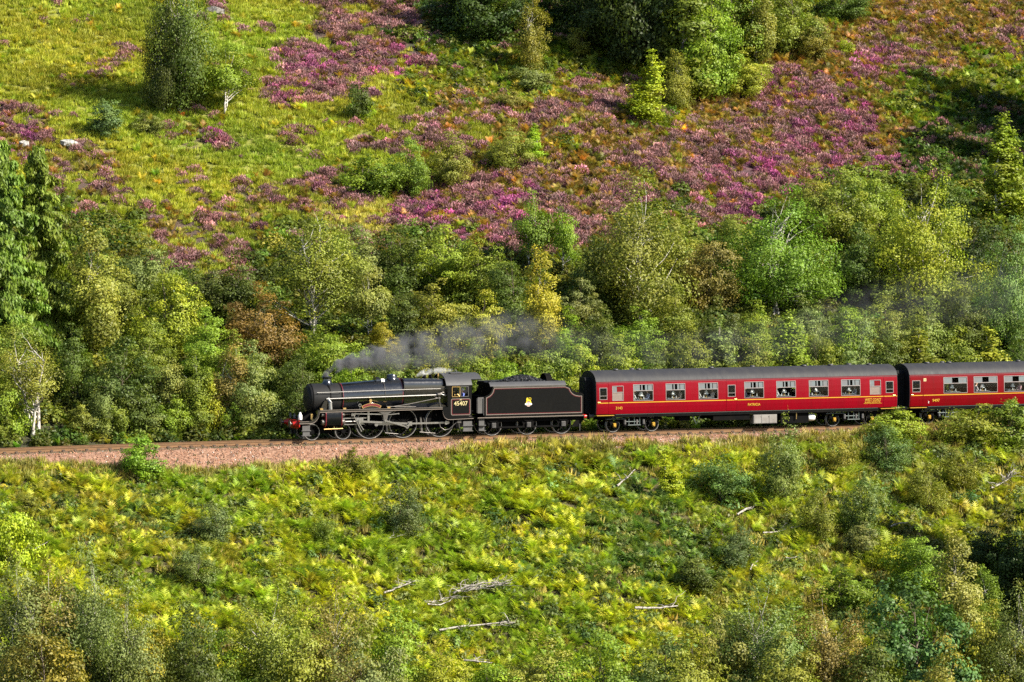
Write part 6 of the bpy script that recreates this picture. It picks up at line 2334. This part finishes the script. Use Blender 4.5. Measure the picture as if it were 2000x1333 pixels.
def furnish(C, wins, names, empty_far=True):
    """Seats and laid tables behind the big windows; the lamps are things of their own."""
    for i, (a, b_, z0, z1, st) in enumerate(wins):
        if st == 'frosted':
            continue
        uc = (a + b_) / 2
        for s in (-1, 1):
            mb = MB()
            mb.box(uc - .38, uc + .38, min(s * .34, s * 1.30), max(s * .34, s * 1.30), 1.99, 2.02)
            mb.tube([(uc, s * .55, 1.26), (uc, s * .55, 1.99)], .03)
            tb = C.put(mb, 'table', 'interior', 0)
            mb = MB()
            mb.box(uc - .40, uc + .40, min(s * .32, s * 1.31), max(s * .32, s * 1.31), 2.022, 2.04)
            mb.box(uc - .40, uc + .40, min(s * .31, s * .322), max(s * .31, s * .322), 1.84, 2.02)
            mb.box(uc - .412, uc - .40, min(s * .32, s * 1.31), max(s * .32, s * 1.31), 1.88, 2.03)
            mb.box(uc + .40, uc + .412, min(s * .32, s * 1.31), max(s * .32, s * 1.31), 1.88, 2.03)
            C.put(mb, 'tablecloth', 'cloth', 0, tb)
            for d in (-1, 1):
                mb = MB()
                q = uc + d * .80
                y0, y1 = sorted((s * .25, s * 1.28))
                mb.prism([(q - .22, 1.45), (q + .22, 1.45), (q + .22, 1.72), (q - .22, 1.72)], y0, y1)
                e = q + d * .20
                mb.prism([(e - .07, 1.70), (e + .07, 1.70), (e + .10, 2.36), (e - .02, 2.36)], y0, y1)
                C.put(mb, 'seat', 'seat', 0)
        t = thing('table_lamp', 'white shaded table lamp standing in the ' + names[i], 'lamp', tuple(world(uc + random.uniform(-.07, .07), -.98 + random.uniform(-.1, .1), 2.04)), A, 'lamps on the dining tables')
        mb = MB()
        mb.lathe([(.0, 0), (.09, .0), (.085, .03), (.03, .07), (.018, .14), (.018, .26), (.0, .26)], (0, 0, 0), 'z', 14)
        mb.build('lamp_base', M['brass'], t)
        mb = MB()
        mb.lathe([(.17, .20), (.06, .44), (.04, .45), (.0, .455)], (0, 0, 0), 'z', 18)
        mb.build('lamp_shade', M['white'], t)
        for j, (du, dv, r_, h_) in enumerate(((-.22, -1.15, .035, .15), (.25, -1.10, .03, .20), (-.28, -.8, .05, .08), (.18, -.75, .04, .11))):
            mb = MB()
            mb.lathe([(.0, 0), (r_, 0), (r_, h_ * .6), (r_ * .5, h_ * .8), (r_ * .5, h_), (.0, h_)], (0, 0, 0), 'z', 10)
            o = mb.build('tableware', M['white' if (i + j) % 3 else 'steel'], None)
            o.location = tuple(world(uc + du + random.uniform(-.12, .12), dv + random.uniform(-.06, .1), 2.04))
            tag(o, ('cup', 'glass', 'bowl', 'jug')[j] + ' laid beside the lamp in the ' + names[i], 'tableware', 'tableware on the dining tables')


E1a, E1b = near_u(1165, 1.4), near_u(1752, 1.4)
def W_(p0, p1, st='wide4', z0=1.96, z1=2.99):
    return (near_u(p0), near_u(p1), z0, z1, st)


wins1 = [W_(1196, 1218, 'frosted', 2.0, 2.92)] + [W_(a, b_, st) for a, b_, st in ((1237, 1276, 'wide4'), (1300.5, 1338.5, 'wide4'), (1364.5, 1402.5, 'wide4'), (1454, 1492, 'wide4'), (1516.5, 1554.5, 'wide4'), (1580, 1618, 'wide4'), (1643, 1680.5, 'wide4'))] + [W_(1699, 1720.5, 'frosted', 2.0, 2.92)]
doors1 = [(near_u(1166.5), near_u(1189), near_u(1171), near_u(1186)), (near_u(1418.5), near_u(1439.5), near_u(1421.5), near_u(1436.5)), (near_u(1726), near_u(1749), near_u(1730), near_u(1745))]
C1 = coach('leading maroon dining coach with ribbed end blinds and a middle door behind the tender', 0, E1a, E1b, 'maroon', wins1, doors1, 'maroon coaches of the train', 6)
E2a = near_u(1777, 1.4)
E2b = E2a + (E1b - E1a)
wins2 = [W_(a, b_, 'wide') for a, b_ in ((1843, 1889.5), (1902, 1948.5), (1961, 2007.5), (2020, 2066), (2080, 2126), (2150, 2196))]
wins2 = [x for x in wins2 if x[1] < E2b - 1.5]
doors2 = [(near_u(1778.5), near_u(1803), near_u(1782), near_u(1797.5))]
C2 = coach('second darker maroon coach cut off by the right edge of the picture', 0, E2a, E2b, 'crimson', wins2, doors2, 'maroon coaches of the train', 0)
ords = ['first', 'second', 'third', 'fourth', 'fifth', 'sixth', 'seventh', 'eighth']
big1 = [x for x in wins1 if x[4] != 'frosted']
furnish(C1, big1, ['%s dining window of the leading coach' % ords[i] for i in range(len(big1))])
furnish(C2, wins2[:3], ['%s wide window of the second coach' % ords[i] for i in range(3)])
for px in (1237, 1316):
    pass
bogie(C1, (near_u(1202, .5) + near_u(1280, .5)) / 2)
bogie(C1, (near_u(1630, .5) + near_u(1709, .5)) / 2)
bogie(C2, (near_u(1815, .5) + near_u(1894, .5)) / 2)
bogie(C2, E2b - 3.0)
# underfloor gear of the leading coach
ua, ub_ = near_u(1472.5, .7), near_u(1518, .7)
mb = MB()
mb.box(ua, ub_, -1.28, -.7, .34, .90)
bb = C1.put(mb, 'battery_box', 'box_grey', 0)
mb = MB()
for f in (.02, .345, .67):
    mb.box(ua + f * (ub_ - ua), ua + (f + .31) * (ub_ - ua), -1.30, -1.285, .37, .86)
C1.put(mb, 'battery_box_lid', 'box_grey', 0, bb)
mb = MB()
for f in (.33, .66):
    mb.box(ua + f * (ub_ - ua) - .03, ua + f * (ub_ - ua) + .03, -1.315, -1.30, .74, .80)
C1.put(mb, 'latch', 'steel', 0, bb)
mb = MB()
u_ = near_u(1528, .7)
mb.box(u_, u_ + 1.9, -1.1, .9, .30, .95)
C1.put(mb, 'equipment_box', 'frame_black', 0)
mb = MB()
u_ = near_u(1582, .7)
mb.lathe([(.0, u_), (.2, u_ + .03), (.22, u_ + .1), (.22, u_ + .4), (.2, u_ + .47), (.0, u_ + .5)], (0, -.9, .62), 'x', 18)
C1.put(mb, 'air_reservoir', 'white')
mb = MB()
u_ = near_u(1557, .7)
mb.tube([(u_, -1.2, .55), (u_, -1.2, .95)], .03)
C1.put(mb, 'hose', 'brass')
mb = MB()
for px in (1362,):
    u_ = near_u(px, .7)
    for s in (-1, 1):
        mb.tube([(u_ - .25, s * 1.15, .95), (u_, s * 1.15, .38), (u_ + .25, s * 1.15, .95)], .035)
C1.put(mb, 'truss_strut', 'pipe_teal')
mb = MB()
u_, u2 = near_u(1395, .7), near_u(1466, .7)
for s in (-1, 1):
    mb.box(u_, u2, s * .95 - .25, s * .95 + .25, .60, .96)
mb.box(near_u(1330, .7), near_u(1352, .7), -1.0, -.2, .62, .96)
mb.box(near_u(1318, .7), u2, -.12, .12, .80, .96)
C1.put(mb, 'brake_gear_box', 'frame_black', 0)
mb = MB()
u_ = near_u(1836, .7)
for q in range(4):
    mb.tube([(u_ + q * .45, -1.2, .5), (u_ + q * .45, -1.2, 1.0)], .025)
mb.tube([(u_ - .1, -1.2, .98), (u_ + 2.2, -1.2, .98)], .025)
mb.tube([(u_ - .1, -1.2, .72), (u_ + 1.5, -1.2, .72)], .025)
C2.put(mb, 'pipework', 'pipe_teal')


def text_on(C, name, text, px, py, h, wd, mat, z):
    u = near_u(px, z)
    return C.lettering(name, text, u, -pv(z), z, h, mat, wd, out=.016)


text_on(C1, 'coach_number', '3143', 1209, 798, .17, .43, 'yellow', 1.53)
text_on(C1, 'coach_name', 'PATRICIA', 1472.5, 791, .16, .84, 'yellow', 1.55)
text_on(C1, 'company_name', 'WEST COAST', 1705, 782, .18, 1.12, 'yellow', 1.66)
text_on(C1, 'company_name', 'RAILWAYS', 1704, 787, .085, 1.06, 'yellow', 1.51)
C1.put(patch(near_u(1687, 1.45), near_u(1722, 1.45), 1.425, 1.445, -1, .012, .01), 'lettering_underline', 'yellow', 0)
text_on(C2, 'coach_number', '9497', 1828, 784, .18, .50, 'yellow', 1.52)
text_on(C2, 'route_mark', '2', 1813.5, 787, .13, None, 'white', 1.42)
pz = 2.85
C2.put(patch(near_u(1803.8, pz), near_u(1809, pz), pz - .09, pz + .09, -1, .014, .012), 'class_plate', 'cream', 0)
text_on(C2, 'class_number', '12', 1806.4, 743, .09, .12, 'brass', pz).location.y -= .012
# orange curtain line of the cantrail
for C, a, b_, m_ in ((C1, E1a, E1b, 'lining_red'), (C2, E2a, E2b, 'lining_red')):
    C.put(patch(a + .01, b_ - .01, 3.105, 3.135, -1, .008, .007), 'cantrail_line', m_, 0)

# ------------------------------------------------------------------ people
person(11.12, -1.0, 2.10, -1, (0.10, 0.14, 0.42), (0.55, 0.52, 0.48), 'person in a blue shirt with pale hair sitting at the cab window', 'people on the train')
mb = MB()
mb.box(10.98, 11.34, -1.1, -.62, 2.0, 2.07)
mb.box(11.1, 11.2, -.92, -.8, 1.6, 2.0)
L.put(mb, 'driver_seat', 'seat', 0)


def passenger(i, d, shirt, hair, label, wins=big1):
    uc = (wins[i][0] + wins[i][1]) / 2
    person(uc + d * .50, -.95, 1.78, -d, shirt, hair, label, 'people on the train')


passenger(0, -1, (0.75, 0.72, 0.68), (0.35, 0.22, 0.10), 'person in a white top facing back in the first dining window')
passenger(0, 1, (0.40, 0.42, 0.60), (0.08, 0.05, 0.04), 'person in a pale blue shirt in the first dining window')
passenger(1, 1, (0.62, 0.45, 0.36), (0.10, 0.07, 0.05), 'person with bare forearms in the second dining window')
passenger(2, -1, (0.66, 0.62, 0.60), (0.30, 0.20, 0.12), 'person in a light top facing back in the third dining window')
passenger(2, 1, (0.70, 0.55, 0.48), (0.06, 0.05, 0.05), 'person leaning on the table in the third dining window')
passenger(3, -1, (0.05, 0.05, 0.10), (0.45, 0.32, 0.2), 'person in a dark jacket in the dining window after the middle door')
passenger(4, -1, (0.75, 0.74, 0.72), (0.12, 0.08, 0.06), 'person in a white shirt in the fifth dining window')
passenger(6, 1, (0.33, 0.34, 0.37), (0.16, 0.13, 0.11), 'person in a grey shirt in the last dining window')
passenger(1, -1, (0.60, 0.50, 0.52), (0.20, 0.12, 0.08), 'person in a pinkish top in the second wide window of the second coach', wins2)
passenger(2, 1, (0.70, 0.40, 0.42), (0.10, 0.07, 0.05), 'person in a pink top in the third wide window of the second coach', wins2)

# ------------------------------------------------------------------ smoke and steam
def plume(name, pts, label, col, seed, nscale, lo, hi, step):
    """A drifting plume: a tube of air along a path whose density falls off from the path's axis and is broken up by noise.
    pts: (picture column on the track's plane, v, z, radius, density)."""
    us_ = np.array([along(p[0], p[1], p[2]) for p in pts])
    x0_, x1_ = us_[0], us_[-1]
    Ln = x1_ - x0_
    vv_, zz_, rr_, dd_ = (np.array([p[i] for p in pts], float) for i in (1, 2, 3, 4))
    # domain
    n = 60
    t = np.linspace(0, 1, n)
    uu = x0_ + t * Ln
    P = np.stack([uu - x0_, np.interp(uu, us_, vv_), np.interp(uu, us_, zz_)], 1)
    rad = np.interp(uu, us_, rr_) * 1.05 + .02
    V, F = tube_arrays([(P, rad)], 14)
    mb = MB()
    mb.add(V, [tuple(f) for f in F] + [tuple(range(13, -1, -1)), tuple(range(len(V) - 14, len(V)))])
    m_, nt, b, out = new_mat(name)
    nt.nodes.remove(b)
    pv_ = nt.nodes.new('ShaderNodeVolumePrincipled')
    pv_.inputs['Color'].default_value = (*col, 1)
    pv_.inputs['Anisotropy'].default_value = 0.2
    tc = texco(nt)
    sx = nt.nodes.new('ShaderNodeSeparateXYZ')
    nt.links.new(tc, sx.inputs[0])
    tt = math_n(nt, 'DIVIDE', sx.outputs[0], Ln)

    def curve(vals, vmin, vmax):
        c = nt.nodes.new('ShaderNodeFloatCurve')
        nt.links.new(tt, c.inputs['Value'])
        cv_ = c.mapping.curves[0]
        xs = (us_ - x0_) / Ln
        ys = (vals - vmin) / (vmax - vmin)
        cv_.points[0].location = (xs[0], ys[0])
        cv_.points[1].location = (xs[-1], ys[-1])
        for x, y in zip(xs[1:-1], ys[1:-1]):
            cv_.points.new(x, y)
        for p in cv_.points:
            p.handle_type = 'VECTOR'
        c.mapping.update()
        return math_n(nt, 'MULTIPLY_ADD', c.outputs[0], vmax - vmin, vmin)
    zc_ = curve(zz_, 0.0, 12.0)
    vc_ = curve(vv_, -2.0, 6.0)
    rc_ = curve(rr_, 0.0, 4.0)
    dc_ = curve(dd_, 0.0, float(dd_.max()))
    ddz = math_n(nt, 'SUBTRACT', sx.outputs[2], zc_)
    ddv = math_n(nt, 'SUBTRACT', sx.outputs[1], vc_)
    d2 = math_n(nt, 'ADD', math_n(nt, 'MULTIPLY', ddz, ddz), math_n(nt, 'MULTIPLY', ddv, ddv))
    q = math_n(nt, 'DIVIDE', math_n(nt, 'SQRT', d2), rc_)
    fall = nt.nodes.new('ShaderNodeMapRange')
    fall.interpolation_type = 'SMOOTHSTEP'
    fall.inputs['From Min'].default_value, fall.inputs['From Max'].default_value = 1.0, 0.35
    nt.links.new(q, fall.inputs['Value'])
    nz = noise(nt, nscale, 4, 0.6, tc, 0.4)
    nm = nt.nodes.new('ShaderNodeMapRange')
    nm.interpolation_type = 'SMOOTHSTEP'
    nm.inputs['From Min'].default_value, nm.inputs['From Max'].default_value = lo, hi
    nt.links.new(nz.outputs['Fac'], nm.inputs['Value'])
    den = math_n(nt, 'MULTIPLY', math_n(nt, 'MULTIPLY', fall.outputs[0], nm.outputs[0]), dc_)
    nt.links.new(den, pv_.inputs['Density'])
    nt.links.new(pv_.outputs[0], out.inputs['Volume'])
    m_.cycles.volume_step_rate = step
    o = mb.build(name, m_, None, 0)
    o.location = tuple(world(x0_, 0, 0))
    o.rotation_euler = (0, 0, A)
    return tag(o, label, name, None, 'stuff')


plume('smoke', [(632, 0, 3.78, .30, 16), (639, 0, 3.98, .44, 16), (647, 0, 4.18, .30, 12), (657, .05, 4.42, .54, 20), (669, .08, 4.52, .36, 8), (684, .1, 4.68, .72, 12), (699, .13, 4.72, .55, 5), (715, .16, 4.80, .92, 5), (745, .2, 4.95, 1.15, 1.8), (800, .3, 5.2, 1.5, .85), (860, .4, 5.5, 1.7, .52), (920, .5, 5.9, 1.8, .45), (980, .6, 6.2, 1.8, .36), (1040, .7, 6.1, 1.8, .26), (1110, .8, 5.5, 1.7, .11), (1200, .9, 5.1, 1.5, .09), (1300, 1.0, 5.0, 1.5, .10), (1420, 1.2, 5.1, 1.6, .11), (1540, 1.6, 5.6, 2.0, .06), (1680, 2.2, 6.8, 2.4, .07), (1820, 2.6, 7.8, 2.5, .06), (1990, 3.0, 8.2, 2.5, .06)],
      'grey smoke trailing back from the chimney over the train', (.32, .32, .34), 1, 1.15, .41, .60, .05)
plume('steam', [(812, -.1, 3.70, .10, 10), (820, -.1, 3.84, .20, 9), (832, -.1, 3.95, .27, 7), (846, -.1, 4.00, .22, 5), (858, -.1, 4.03, .27, 4.5), (874, -.1, 4.03, .20, 3), (892, -.1, 4.0, .12, 1.5)],
      'white steam blowing back from the safety valves onto the cab roof', (.95, .95, .95), 2, 3.0, .40, .58, .03)
